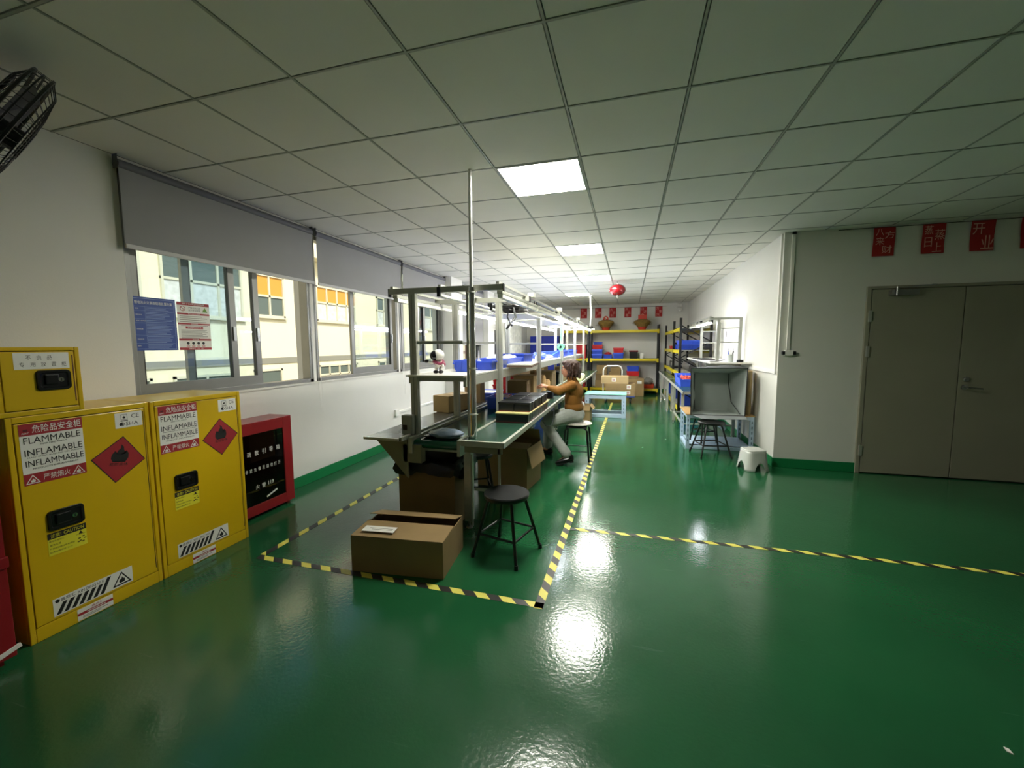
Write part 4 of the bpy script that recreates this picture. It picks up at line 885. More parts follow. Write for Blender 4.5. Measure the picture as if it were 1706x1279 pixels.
# ------------------------------------------------------------ items on the belt and the window side bench
blob(-1.37, 2.93, .7225, .12, (1.15, .8, .30), mat('grey blue film', '#8295ad', .35, bump=.7, bscale=20), 'plastic_bundle', 'grey-blue plastic wrapped bundle on the belt front', 'bundle', 11, .25)
m = MB(DK); m.ball((0, 0, .012), .05, 16, 8, (1.3, .8, .25)); solo(m, 'scanner_gun', 'flat black tool lying beside the grey-blue bundle', 'tool', (-1.50, 2.92, .722), .3, smooth=True)
carton(-1.83, 4.12, .751, .22, .42, .175, 'light brown carton on the window side bench before the second post', -.3, CARDL)
carton(-1.84, 4.78, .751, .2, .22, .34, 'tall printed carton on the window side bench under the shelf', .1, CARD)
carton(-1.85, 4.5, .751, .16, .2, .10, 'small brown carton between the two larger ones on the bench', .2, CARDL)
tray(-1.81, 5.2, .751, .28, .42, .09, BLUE, 'blue tray of white papers on the window side bench'); m = MB(PAPER); m.obox((0, 0, .01), (.24, .36, .02), 0); solo(m, 'paper_stack', 'white papers lying in the blue tray on the window side bench', 'paper', (-1.81, 5.2, .765+.05), .1)
tray(-1.42, 4.62, .7225, .28, .40, .14, BLUE, 'blue tray standing on the belt behind the battery packs')
for k, (y, z, mt, lab) in enumerate(((6.0, .751, REDB, 'red crate at the bottom of a stack on the window side bench'), (6.0, .87, REDB, 'second red crate of the stack on the window side bench'), (6.0, .99, mat('tan plastic', '#b5793f', .5), 'tan crate second from the top of the stack'), (6.0, 1.11, BLUE, 'pale blue crate topping the stack under the shelf'))):
    tray(-1.79, y, z, .3, .44, .119, mt, lab, group='stacked crates on the window side bench')
tray(-1.79, 6.65, .751, .3, .5, .1, BLUE, 'blue tray behind the crate stack'); carton(-1.78, 7.15, .751, .26, .36, .3, 'plain brown carton past the blue tray on the bench', 0, CARD)
carton(-1.78, 7.7, .751, .26, .4, .24, 'dark brown carton farther along the window side bench', 0, CARDD); carton(-1.78, 8.4, .751, .26, .4, .34, 'high brown carton at the fourth post on the bench', 0, CARD)
# brown cartons / bundles on belt beyond packs
carton(-1.42, 5.35, .7225, .26, .34, .26, 'dark open-topped carton on the belt ahead of the seated person', .1, CARDD); carton(-1.42, 5.8, .7225, .3, .3, .3, 'brown carton on the belt close to the person\'s hands', -.1, CARD)
m = MB(mat('mesh net', '#cfc8c4', .5)); random.seed(8)
for k in range(26):
    a = random.uniform(0, 2*PI); r_ = random.uniform(.03, .11); m.tube([(r_*math.cos(a+q)*1.1, r_*math.sin(a+q), .02+.05*abs(math.sin(q*1.5+k))) for q in (0, .5, 1, 1.6, 2.2)], .0025, 4)
m.use(mat('red wire', '#b3252c', .4))
for k in range(8):
    a = random.uniform(0, 2*PI); m.tube([(.1*math.cos(a+q)-.03, .09*math.sin(a+q), .02+.07*abs(math.sin(q*1.5+k))) for q in (0, .5, 1, 1.6)], .003, 4)
tag(m.build('wire_heap'), 'tangled heap of white and red wires in the blue tray behind the packs', 'wires', kind='stuff').location = (-1.40, 4.65, .79)
m = MB(WOOD); m.lathe([(0, 0), (.06, 0), (.06, .2), (.045, .26), (0, .27)], n=20); solo(m, 'cork_roll', 'pale tan upright roll on the belt before the person', 'roll', (-1.31, 6.35, .7225), smooth=True)
m = MB(WOOD); m.lathe([(0, 0), (.05, 0), (.055, .12), (.04, .16), (0, .165)], n=16); solo(m, 'cork_roll', 'shorter tan roll beside the upright one', 'roll', (-1.3, 6.7, .7225), smooth=True)
carton(-1.42, 7.2, .7225, .3, .4, .28, 'black-marked brown carton on the belt past the tan rolls', 0, CARDD); lidbox(-1.42, 7.9, .7225, .3, .4, .2, BLACKP, BLACKP, 'black lidded box on the belt past the cartons')
for k, y in enumerate((8.6, 9.2, 9.9, 10.5)): carton(-1.42, y, .7225, .3, .42, .2+.05*(k % 2), 'brown carton on the far half of the belt, %s one' % nth[k], 0, [CARD, CARDD, CARDL, CARD][k])
# yellowish foam sheets on aisle side bench beyond the person
FOAM = mat('yellow foam sheet', '#dedfa6', .7)
for k in range(4): m = MB(FOAM); m.obox((0, 0, .012), (.26, .55, .024), 0); solo(m, 'foam_sheet', 'pale yellow foam sheet, %s of the stack on the far bench' % ['lowest', 'second', 'third', 'topmost'][k], 'foam sheet', (-1.02, 8.5+.05*k, .752+.0245*k), .05*k, 'foam sheets on the far bench')
m = MB(DARK); m.obox((0, 0, .015), (.3, .5, .03), 0); solo(m, 'tool_tray', 'flat black tray on the bench just past the person\'s elbow', 'tray', (-1.0, 5.9, .752), 0)
m = MB(mat('grey cable', '#33363a', .4)); m.tube([(-1.0, 4.78, .757), (-.9, 4.75, .762), (-.83, 4.72, .75), (-.825, 4.68, .6), (-.84, 4.6, .53), (-.87, 4.45, .55), (-.9, 4.3, .66)], .004); solo(m, 'looped_cable', 'thin dark cable looping off the bench edge in front of the person', 'cable', smooth=True)
# pale blue frame beneath the line on the window side
def pframe(x, y, w_, d, h, label, top=None, rz=0, bot=True, q=.045):
    t = thing('steel_frame', label, 'frame', (x, y, 0), rz, 'pale blue perforated steel frames')
    for sx in (-1, 1):
        for sy in (-1, 1):
            m = MB(LBLUE); cx, cy = sx*(w_/2-q/2), sy*(d/2-q/2); m.box(cx-q/2, cx+q/2, cy-q/2, cy+q/2, 0, h)
            m.use(mat('slot dark', '#5d6f84', .6))
            k = .1
            while k < h-.08: m.box(cx-.007, cx+.007, cy-q/2-.001, cy-q/2+.001, k, k+.035); m.box(cx+sx*q/2-.001, cx+sx*q/2+.001, cy-.007, cy+.007, k, k+.035); k += .07
            m.build('upright', t)
    m = MB(LBLUE)
    for z in ((0.0, h-q) if bot else (h-q,)):
        zz = .002 if z == 0 else z
        m.box(-w_/2+q, w_/2-q, -d/2+.002, -d/2+q-.002, zz, zz+q*.9); m.box(-w_/2+q, w_/2-q, d/2-q+.002, d/2-.002, zz, zz+q*.9); m.box(-w_/2+.002, -w_/2+q-.002, -d/2+q, d/2-q, zz, zz+q*.9); m.box(w_/2-q+.002, w_/2-.002, -d/2+q, d/2-q, zz, zz+q*.9)
    m.build('rails', t, bevel=.004)
    if top: m = MB(top); m.box(-w_/2-.01, w_/2+.01, -d/2-.01, d/2+.01, h, h+.015); m.build('table_top', t, bevel=.003)
    return t
pframe(-2.05, 5.0, .4, .5, .3, 'short pale blue steel frame on the floor behind the line')
# ============================================================ BACK WALL RACKS
def rack(x0, x1, y0, y1, H, levels, label, along='x', nbay=None, braces=True):
    t = thing('storage_rack', label, 'rack', ((x0+x1)/2, (y0+y1)/2, 0), 0, 'black and yellow storage racks')
    P = [(x0, y0), (x1, y0), (x0, y1), (x1, y1)]
    if nbay: P += [(x0, nbay), (x1, nbay)]
    for x, y in P:
        m = MB(BLACK); m.box(x-.025, x+.025, y-.02, y+.02, 0, H); m.box(x-.04, x+.04, y-.035, y+.035, 0, .006); m.build('upright', t, world=True)
    for z in levels:
        m = MB(YSHELF)
        if along == 'x':
            m.box(x0+.026, x1-.026, y0-.02, y0+.01, z-.07, z); m.box(x0+.026, x1-.026, y1-.01, y1+.02, z-.07, z)
            m.box(x0+.0, x0+.05, y0-.026, y0-.021, z-.11, z+.01); m.box(x1-.05, x1, y0-.026, y0-.021, z-.11, z+.01)
        else:
            m.box(x0-.02, x0+.01, y0+.021, y1-.021, z-.07, z); m.box(x1-.01, x1+.02, y0+.021, y1-.021, z-.07, z)
            for y in [y0, y1]+([nbay] if nbay else []): m.box(x0-.03, x0-.026, y-.035, y+.035, z-.11, z+.01)
        b_ = m.build('beam', t, world=True)
        m = MB(mat('grey shelf board', '#9c9b90', .5)); m.box(x0+.03, x1-.03, y0+.022, y1-.022, z-.02, z-.004); m.build('shelf_board', b_, world=True)
    if along == 'y':
        for y in [y0, y1]+([nbay] if nbay else []):
            m = MB(BLACK); n = 5
            for k in range(n): a = .15+(H-.3)*k/n; b2 = .15+(H-.3)*(k+1)/n; m.beam((x0 if k % 2 else x1, y, a), (x1 if k % 2 else x0, y, b2), .012, .025)
            m.build('brace', t, world=True)
    else:
        for x in (x0, x1):
            m = MB(BLACK); n = 4
            for k in range(n): a = .15+(H-.3)*k/n; b2 = .15+(H-.3)*(k+1)/n; m.beam((x, y0 if k % 2 else y1, a), (x, y1 if k % 2 else y0, b2), .025, .012)
            m.build('brace', t, world=True)
    return t
rack(-1.13, .83, 12.7, 13.2, 2.04, [1.895, 1.05, .17], 'black and yellow rack on the back wall topped with two dried-flower baskets')
rack(-2.02, -1.20, 12.7, 13.2, 2.04, [1.895, 1.05, .17], 'narrow black and yellow rack beside the blue cabinet')
SG = 'boxes on the middle shelf of the back rack'; zs = 1.05; Yb = 12.92
def brk(x, z, w_, h, kind, mt, label, lid=None, d=.38, y=None):
    y = y or Yb
    if kind == 'tray': return tray(x, y, z, w_, d, h, mt, label, group=SG)
    return lidbox(x, y, z, w_, d, h, mt, lid, label, group=SG)
brk(-.93, zs, .30, .115, 'lid', BLUE2, 'blue lidded box at the foot of the tall stack on the back rack', BLUE)
brk(-.93, zs+.137, .30, .115, 'lid', BLUE2, 'second blue lidded box of the tall stack on the back rack', BLUE)
brk(-.93, zs+.274, .29, .12, 'lid', REDB, 'red lidded box in the tall stack on the back rack', REDB)
brk(-.92, zs+.416, .24, .08, 'tray', BLUE2, 'blue bin on top of the tall stack on the back rack')
brk(-.62, zs, .26, .12, 'tray', BLUE2, 'low blue bin with red bags beside the tall stack')
blob(-.62, Yb, zs+.075, .10, (1.1, 1.1, .55), mat('red film bag', '#c23230', .4), 'plastic_bag', 'red bag heaped in the low blue bin', 'bag', 21)
brk(-.31, zs, .30, .15, 'lid', BLUE2, 'blue lidded box under the plain red one on the back rack', BLUE)
brk(-.31, zs+.172, .29, .13, 'lid', REDB, 'plain red box set on a blue one on the back rack', REDB)
brk(.13, zs, .24, .22, 'lid', mat('black crate', '#1a1516', .3), 'black crate with a dark red lid on the back rack', mat('dark red lid', '#7d1a22', .4))
m = MB(PAPER); m.box(-.04, .04, -.01, .01, 0, .16); solo(m, 'shelf_card', 'white card standing beside the black crate on the rack', 'card', (.36, 12.75, zs))
# lower shelf: cartons and crates
SG = 'boxes on the lower shelves of the back rack'
for x, z, w_, h, lab, mt in ((-.80, .17, .36, .22, 'brown carton on the bottom shelf behind the trolley', CARD), (-.80, .392, .34, .2, 'second brown carton of the pile behind the trolley', CARDD), (-.79, .594, .30, .25, 'upper carton with a white mark behind the trolley handle', CARD), (-.40, .17, .38, .34, 'wide brown carton framed by the trolley handle', CARDD), (-.40, .512, .34, .14, 'flat brown carton on the wide one under the shelf', CARD), (-.38, .654, .3, .13, 'top carton of the pile, just under the yellow beam', CARD)):
    carton(x, 12.93, z, w_, .4, h, lab, 0, mt, 'cartons under the back rack')
SG = 'crates at the right end of the back rack'
m_ = carton(.11, 12.93, .17, .36, .4, .36, 'brown carton below the blue and red crates on the rack', 0, CARD, 'cartons under the back rack')
brk(.12, .532, .36, .14, 'tray', REDB, 'red crate with white slips under the blue crate'); brk(.12, .673, .34, .14, 'tray', BLUE2, 'dark blue crate topping the pile beneath the shelf')
brk(.56, .17, .32, .12, 'tray', mat('orange red crate', '#c8431c', .5), 'orange crate low on the rack end by the upright')
blob(.56, 12.93, .25, .15, (1, 1, .75), mat('grey mesh bag', '#77756d', .7, bump=.6, bscale=30), 'mesh_bag', 'grey mesh bag piled on the orange crate', 'bag', 31)
SG = 'crates on the narrow rack'
for z, mt, lab in ((1.05, REDB, 'red crate on the narrow rack, lowest'), (1.19, REDB, 'red crate on the narrow rack, middle'), (1.33, REDB, 'red crate on the narrow rack, top')): brk(-1.42, z, .3, .137, 'tray', mt, lab)
brk(-1.80, 1.05, .3, .14, 'tray', BLUE2, 'blue crate on the narrow rack beside the red pile'); brk(-1.45, .17, .34, .3, 'tray', REDB, 'red tub on the bottom of the narrow rack')
brk(-1.78, 1.192, .3, .13, 'tray', BLUE, 'second blue crate on the narrow rack')
m = MB(REDB); m.box(-.35, .35, -.15, .15, 0, .04); solo(m, 'red_panel', 'flat red panel lying on top of the narrow rack', 'panel', (-1.6, 12.93, 1.896))
# dried flower baskets
STRAW = mat('dried grass', '#8d7136', .85, noise=.3, scale=30); RIB = mat('red ribbon', '#c33a25', .5)
for x, lab, sd in ((-.69, 'dried-flower basket with a red bow, over the blue and red boxes', 41), (.36, 'dried-flower basket with a tall red card, over the black crate', 42)):
    random.seed(sd); t = thing('flower_basket', lab, 'flower basket', (x, 12.92, 1.897), 0, 'flower baskets on the rack')
    m = MB(RIB); m.lathe([(0, 0), (.10, 0), (.12, .05), (.13, .085), (0, .085)], n=20); m.build('basket_foot', t, smooth=True); m = MB(STRAW); m.lathe([(0, .08), (.13, .085), (.20, .16), (.245, .22), (.22, .27), (.12, .31), (0, .32)], n=24); m.build('basket', t, smooth=True)
    m = MB(STRAW)
    for k in range(620):
        a = random.uniform(0, 2*PI); e = random.uniform(.02, 1.2); L = random.uniform(.17, .27); c0 = Vector((random.uniform(-.05, .05), random.uniform(-.04, .04), .15)); d = Vector((math.cos(a)*math.cos(e)*1.25, math.sin(a)*math.cos(e)*.9, math.sin(e)*.75))
        p1 = c0+d*L*.6; p2 = c0+d*L+Vector((0, 0, -.02)); w_ = Vector((-math.sin(a), math.cos(a), 0))*.017
        m.add([c0-w_, c0+w_, p1+w_*1.4, p2+w_*.4, p2-w_*.4, p1-w_*1.4], [(0, 1, 2, 5), (5, 2, 3, 4)])
    m.build('dried_grass', t)
    m = MB(RIB)
    if sd == 41: m.tube([(.06*math.cos(q)+.0, -.08, .34+.07*math.sin(q)) for q in [2*PI*k/12 for k in range(12)]], .022, 6, closed=True); m.tube([(-.03+.05*math.cos(q), -.1, .3+.05*math.sin(q)) for q in [2*PI*k/12 for k in range(12)]], .015, 6, closed=True)
    else: m.box(-.12, .12, -.1, -.08, .26, .44)
    m.build('ribbon', t, smooth=True)
# blue cabinet
t = thing('metal_cabinet', 'dark blue two-door metal cabinet in the far window side corner', 'cabinet', (-2.5, 12.99, 0))
m = MB(mat('blue enamel', '#1b2f9c', .35)); m.box(-3.02, -2.12, 12.77, 13.25, 0, 1.74); m.build('body', t, world=True, bevel=.004)
for a in (-3.01, -2.565): m = MB(MATS['blue enamel']); m.box(a, a+.435, 12.752, 12.769, .06, 1.71); d_ = m.build('door', t, world=True, bevel=.003); m = MB(ALU); m.cyl((a+(.39 if a < -2.7 else .045), 12.75, .95), (a+(.39 if a < -2.7 else .045), 12.735, .95), .018); m.build('handle', d_, world=True)
# trolley
t = thing('platform_trolley', 'blue flatbed trolley with a bent white handle carrying cartons', 'trolley', (-.25, 10.85, 0))
m = MB(mat('trolley blue', '#2b3f86', .4)); m.box(-.66, .16, 10.52, 11.1, .15, .185); m.build('platform', t, world=True, bevel=.01)
m = MB(PAPER); m.tube([(-.64, 11.06, .185), (-.64, 11.1, .8), (-.60, 11.1, .88), (-.54, 11.1, .91), (-.26, 11.1, .91), (-.2, 11.1, .88), (-.16, 11.1, .8), (-.16, 11.06, .185)], .017); m.build('handle', t, world=True, smooth=True)
for x in (-.55, .05):
    for y in (10.6, 11.0): m = MB(BLACKP); m.cyl((x-.02, y, .06), (x+.02, y, .06), .06, n=16); m.box(x-.03, x+.03, y-.02, y+.02, .1, .15); m.build('wheel', t, world=True)
G_ = 'cartons on the trolley'
carton(-.20, 10.78, .186, .70, .45, .14, 'long flat carton lying on the trolley platform', 0, CARD, G_, sticker=('front', .48, .04, .6, .12, '1208'))
carton(-.20, 10.78, .328, .72, .46, .16, 'long flat carton with a white sticker, second on the trolley', .01, CARD, G_, sticker=('front', .52, .03, .62, .13, '1208'))
carton(-.33, 10.78, .49, .66, .44, .18, 'long carton with a centred white sticker on top of the trolley', -.01, CARDL, G_, sticker=('front', .26, .05, .36, .14, '1208'))
carton(.20, 12.3, 0, .44, .4, .50, 'brown carton standing on the floor between the trolley and the rack', 0, CARD, G_, sticker=('front', .26, .36, .38, .44, None))
# pale blue frame table on the floor
pframe(-.44, 8.62, .80, .56, .46, 'pale blue steel frame with a teal top standing across the hazard tape', mat('teal table top', '#8ccabb', .35), q=.08)
t = carton(-.90, 8.05, 0, .42, .32, .30, 'open carton with white paper inside, on the floor behind the seated person', -.02, CARD, flaps=[('E', PI+.9, .1), ('S', PI+1.3, .1)])
m = MB(PAPER); m.prism([(-.14, 0, 0), (.14, 0, 0), (.08, 0, .2), (-.1, 0, .24)], (0, .1, 0)); solo(m, 'packing_paper', 'white packing paper sticking up out of the open floor carton', 'paper', (-.92, 8.02, .14))
# ============================================================ RIGHT SIDE
rack(1.02, 1.60, 9.2, 12.7, 2.0, [1.80, 1.34, .87, .14], 'long black and yellow rack standing along the aisle wall', 'y', 10.5)
SG = 'crates on the wall rack'
tray(1.26, 9.85, 1.342, .42, 1.0, .11, BLUE2, 'deep blue tray on the wall rack, lower of two', group=SG); tray(1.26, 9.85, 1.453, .40, .98, .09, BLUE, 'deep blue tray on the wall rack, upper of two', group=SG)
tray(1.25, 10.95, 1.342, .36, .5, .1, BLUE2, 'small blue tray on the wall rack past the second upright', group=SG); m = MB(BLACKP); m.box(-.15, .15, -.12, .12, 0, .05); solo(m, 'black_tool_case', 'flat black case on the small blue tray of the wall rack', 'case', (1.22, 10.95, 1.453), bevel=.01)
tray(1.25, 11.9, 1.342, .36, .6, .08, REDB, 'low red tray at the far end of the wall rack', group=SG)
m = MB(mat('grey bag', '#4c4a48', .6, bump=.5, bscale=14)); m.tube([(0, -.5, .09), (0, -.4, .1), (0, 0, .11), (0, .4, .1), (0, .5, .09)], [.06, .1, .11, .1, .06], 14); solo(m, 'rolled_tarp', 'grey rolled tarpaulin on the low shelf of the wall rack', 'tarp', (1.28, 9.85, .88), smooth=True)
m = MB(DARK); m.box(-.2, .2, -.3, .3, 0, .03); m.tube([(-.2, -.3, .03), (-.2, -.3, .16), (-.2, .3, .16), (-.2, .3, .03)], .012); solo(m, 'wire_carrier', 'black wire carrier on the low shelf past the second upright', 'carrier', (1.24, 11.2, .872))
for y, lab in ((9.7, 'blue bin under the wall rack by its first upright'), (10.9, 'blue bin under the wall rack past its second upright')): tray(1.28, y, .142, .4, .5, .3, BLUE2, lab, group='bins under the wall rack')
tray(1.26, 12.0, .142, .42, .5, .3, BLUE2, 'blue bin at the far foot of the wall rack', group='bins under the wall rack')
# side workbenches
def bench(x0, x1, y0, y1, label, legs, posts=False):
    t = thing('side_workbench', label, 'workbench', ((x0+x1)/2, (y0+y1)/2, 0), 0)
    m = MB(MATG); m.box(x0+.01, x1, y0+.01, y1, .735, .75); tp = m.build('bench_top', t, world=True); m = MB(ALUP); m.box(x0, x0+.012, y0, y1, .715, .754); m.box(x0, x1, y0, y0+.012, .715, .754); m.build('edge_strip', tp, world=True)
    for x, y in legs: m = MB(ALUP); m.box(x-.022, x+.022, y-.022, y+.022, .03, .735); lg = m.build('leg', t, world=True); m = MB(CHROME); m.cyl((x, y, .03), (x, y, 0), .02, .026); m.build('levelling_foot', lg, world=True)
    m = MB(ALUP); yy = [l[1] for l in legs]; m.box(legs[0][0]-.012, legs[0][0]+.012, min(yy), max(yy), .18, .205)
    if max(l[0] for l in legs)-legs[0][0] > .2:
        for y in sorted(set(yy)): m.box(legs[0][0], max(l[0] for l in legs), y-.012, y+.012, .18, .205)
    m.build('stretcher', t, world=True)
    return t
b1_ = bench(.775, 1.62, 6.5, 9.0, 'green-topped side workbench carrying the upright frame and blue bins', [(.836, 6.98), (.836, 8.24), (1.57, 6.98), (1.57, 8.24)])
bench(.775, .965, 9.02, 11.66, 'narrow green-topped workbench running on beside the wall rack', [(.836, 9.67), (.836, 11.5), (.93, 9.67), (.93, 11.5)])
for y in (6.9, 8.4):
    for x in (1.30, 1.60): m = MB(ALU); m.box(x-.022, x+.022, y, y+.045, .751, 1.82); m.build('post', b1_, world=True, bevel=.002)
    m = MB(ALU); m.box(1.17, 1.625, y, y+.04, 1.82, 1.855); m.build('cross_bar', b1_, world=True); 
    for zq in (1.68, 1.47): m = MB(ALU); m.box(1.32, 1.58, y+.01, y+.03, zq, zq+.02); m.build('cross_bar', b1_, world=True)
m = MB(ALU); m.box(1.17, 1.195, 6.9, 9.0, 1.855, 1.875); m.build('top_rail', b1_, world=True)
m = MB(MATS['white laminate']); m.box(1.12, 1.64, 6.45, 8.9, 1.17, 1.19); m.build('upper_shelf', b1_, world=True, bevel=.003)
m = MB(ALU)
for y in (6.9, 8.4): m.box(1.14, 1.6, y+.01, y+.035, 1.12, 1.17)
m.build('shelf_bracket', b1_, world=True)
fx = fixture(1.183, 6.95, 1.2, True, 'lit tube light over the side workbench shelf', 1.76)
fx2 = fixture(1.183, 8.2, .8, False, 'unlit tube light at the far end of the side workbench', 1.76)
fx['group'] = 'tube lights over the side bench'; fx2['group'] = 'tube lights over the side bench'
m = MB(mat('frosted cup', '#b9c0bd', .3)); m.lathe([(0, 0), (.035, 0), (.042, .11), (.038, .11), (.032, .006), (0, .006)], n=18); t = thing('pen_cup', 'frosted cup of pens and scissors on the side shelf', 'cup', (1.42, 6.62, 1.191)); m.build('cup', t, smooth=True)
random.seed(12)
for k in range(6): a = k*1.1; m = MB([BLACKP, STEEL, BLACKP, BLUE, STEEL, BLACKP][k]); m.cyl((.012*math.cos(a), .012*math.sin(a), .008), (.04*math.cos(a), .03*math.sin(a), .16+.02*(k % 3)), .005, n=8); m.build('pen', t)
m = MB(BLACKP); m.lathe([(.02, 0), (.045, 0), (.045, .035), (.02, .035), (.02, 0)], n=24); solo(m, 'tape_roll', 'black roll of tape on the side shelf beside the pen cup', 'tape roll', (1.54, 6.6, 1.191))
m = MB(BLACKP); m.obox((0, 0, .006), (.25, .9, .012), 0); solo(m, 'cutting_board', 'thin black board lying on the side shelf', 'board', (1.27, 7.9, 1.191), .0); m = MB(BLACKP); m.tube([(-.1, 0, .006), (0, .03, .006), (.1, -.02, .03)], .006); solo(m, 'black_pliers', 'thin black tool at the front of the side shelf', 'tool', (1.27, 6.75, 1.191))
for y, lab in ((8.0, 'white sheet with a black mark taped to the wall behind the far post'), (7.05, 'white sheet with a black mark taped to the wall beside the near post')):
    m = MB(PAPER); m.box(XR-.004, XR-.001, y, y+.3, 1.35, 1.78); m.use(BLACK); m.box(XR-.006, XR-.004, y+.1, y+.13, 1.58, 1.68); solo(m, 'wall_sheet', lab, 'paper sheet', group='white sheets on the aisle wall')
tray(.98, 7.55, .751, .3, .42, .12, BLUE, 'blue bin of red parts on the side workbench', name='plastic_tray'); tray(1.0, 8.2, .751, .3, .42, .16, BLUE, 'taller blue bin farther back on the side workbench')
m = MB(mat('salmon parts', '#d9604e', .5)); random.seed(4)
for k in range(60): m.obox((random.uniform(-.1, .1), random.uniform(-.16, .16), .09+random.uniform(0, .05)), (.03, .05, .02), Matrix.Rotation(random.uniform(0, 3), 3, Vector((random.random(), random.random(), 1)).normalized()))
o = solo(m, 'parts_heap', 'heap of salmon red parts in the blue bin', 'parts', (.98, 7.55, .76), kind='stuff')
# low pale frame bench with photo box
t = pframe(1.21, 6.45, .84, .68, .475, 'low pale steel frame bench with plywood top under the grey photo box', WOOD, bot=True)
m = MB(LBLUE); m.box(-.38, .38, -.30, .30, .055, .062); m.build('base_plate', t); m = MB(LBLUE); m.obox((.1, .1, .26), (.03, .5, .06), Matrix.Rotation(.6, 3, 'Y')); m.build('diagonal_strut', t)
t = thing('photo_light_box', 'grey fabric photo light box with open front on the low bench', 'light box', (1.16, 6.1, .49))
FAB = mat('grey fabric inside', '#a9b1ac', .55, noise=.08, scale=4, bump=.15, bscale=5); FABD = mat('dark fabric outside', '#3c3f40', .6, bump=.2, bscale=6)
fo = [(.83, 6.02, .497), (1.49, 6.02, .50), (1.50, 6.02, 1.135), (.815, 6.02, 1.13)]; bo_ = [(.92, 6.46, .50), (1.37, 6.46, .50), (1.37, 6.46, 1.04), (.92, 6.46, 1.04)]
m = MB(FAB)
def wall4(m, A, B, j=.0):
    for i in range(4):
        k = (i+1) % 4; n = 10
        a0, a1, c0_, c1_ = Vector(A[i]), Vector(A[k]), Vector(B[i]), Vector(B[k]); vs = []
        for u_ in range(n+1):
            for v_ in range(n+1):
                U_, V_ = u_/n, v_/n; p = (a0.lerp(a1, U_)).lerp(c0_.lerp(c1_, U_), V_); w_ = math.sin(PI*U_)*math.sin(PI*V_)
                ctr_ = Vector((1.16, 6.25, .8)); p += (ctr_-p).normalized()*(.018+.02*math.sin(U_*7+i))*w_; vs.append(p)
        m.add(vs, [(u_*(n+1)+v_, (u_+1)*(n+1)+v_, (u_+1)*(n+1)+v_+1, u_*(n+1)+v_+1) for u_ in range(n) for v_ in range(n)])
wall4(m, fo, bo_); m.poly(bo_); m.build('inner_lining', t, world=True, smooth=True)
m = MB(FABD); ex = lambda L, d: [((p[0]-1.16)*d+1.16, p[1]+(.012 if L is bo_ else 0), max(.497, (p[2]-.8)*d+.8)) for p in L]
wall4(m, ex(fo, 1.02), ex(bo_, 1.05)); m.poly(ex(bo_, 1.05)); m.build('outer_cover', t, world=True, smooth=True)
m = MB(mat('black piping', '#141414', .5)); m.tube(fo, .008, 8, closed=True); m.tube([(1.37, 6.44, 1.03), (1.34, 6.3, .9), (1.36, 6.2, .66), (1.44, 6.05, .52)], .006); m.tube([(.92, 6.44, 1.03), (.9, 6.3, .8), (.9, 6.2, .55)], .005); m.build('piping', t, world=True, smooth=True)
m = MB(FABD); m.prism([(.815, 6.02, 1.13), (1.50, 6.02, 1.135), (1.45, 6.2, 1.14), (1.3, 6.25, 1.16), (.95, 6.22, 1.13)], (0, 0, .006)); m.build('top_flap', t, world=True)
m = MB(mat('silver lining', '#a9aeb0', .25, .3)); m.prism([(.83, 6.03, .492), (1.49, 6.03, .495), (1.5, 5.9, .47), (.95, 5.86, .465)], (0, 0, .005)); m.build('front_flap', t, world=True)
m = MB(CARDL); pts = [(.045*math.cos(a), .13*math.sin(a), 0) for a in [2*PI*k/20 for k in range(20)]]; m.prism(pts, (0, 0, .60)); m.use(CARDD); m.prism([(.045*.8*math.cos(a), .13*.85*math.sin(a), .6) for a in [2*PI*k/20 for k in range(20)]], (0, 0, .001)); solo(m, 'cardboard_roll', 'upright tan roll of cardboard between the photo box and the wall', 'cardboard', (1.575, 6.3, .4915), smooth=True)
stool(1.05, 5.80, .45, .165, 'black stool in front of the photo box bench', .22, group='black metal stools', spread=1.62)
o = stool(.0, 0, .40, .13, 'black stool frame tucked inside the low pale frame bench', .5, spread=1.35); o.location = (1.05, 6.35, .0635)
# white plastic stool
t = thing('plastic_step_stool', 'white moulded plastic stool with arched sides by the wall corner', 'stool', (1.415, 5.29, 0), .35)
PWH = mat('white moulded plastic', '#c9cbc4', .35); m = MB(PWH); n, R0, R1, Ht = 72, .112, .148, .235; rows = 9; vs = []
def rq(a): return 1/((abs(math.cos(a))**4+abs(math.sin(a))**4)**.25)
for i in range(n):
    a = 2*PI*i/n; d = ((math.degrees(a)+45) % 90)-45; zb = .095*math.sqrt(max(0, 1-(d/24)**2)) if abs(d) < 24 else 0
    for k in range(rows+1):
        z = zb+(Ht-.012-zb)*k/rows; r_ = (R1+(R0-R1)*z/Ht)*rq(a)*.97+(.004*(1-k/2) if k < 2 else 0)+.006*math.cos(math.radians(d*4))*(1-z/Ht); vs.append((r_*math.cos(a), r_*math.sin(a), z))
m.add(vs, [(i*(rows+1)+k, ((i+1) % n)*(rows+1)+k, ((i+1) % n)*(rows+1)+k+1, i*(rows+1)+k+1) for i in range(n) for k in range(rows)])
o = m.build('legs_wall' if False else 'body', t, smooth=True); sm = o.modifiers.new('shell', 'SOLIDIFY'); sm.thickness = .006
m = MB(PWH); P1 = [(R0*.985*rq(2*PI*i/n)*math.cos(2*PI*i/n), R0*.985*rq(2*PI*i/n)*math.sin(2*PI*i/n), Ht-.014) for i in range(n)]
m.add(P1+[(x*1.02, y*1.02, Ht-.006) for x, y, z in P1]+[(x*.96, y*.96, Ht) for x, y, z in P1], [(k*n+i, k*n+(i+1) % n, (k+1)*n+(i+1) % n, (k+1)*n+i) for k in range(2) for i in range(n)]+[tuple(range(2*n, 3*n)), tuple(range(n))[::-1]]); m.build('seat', t, smooth=True)
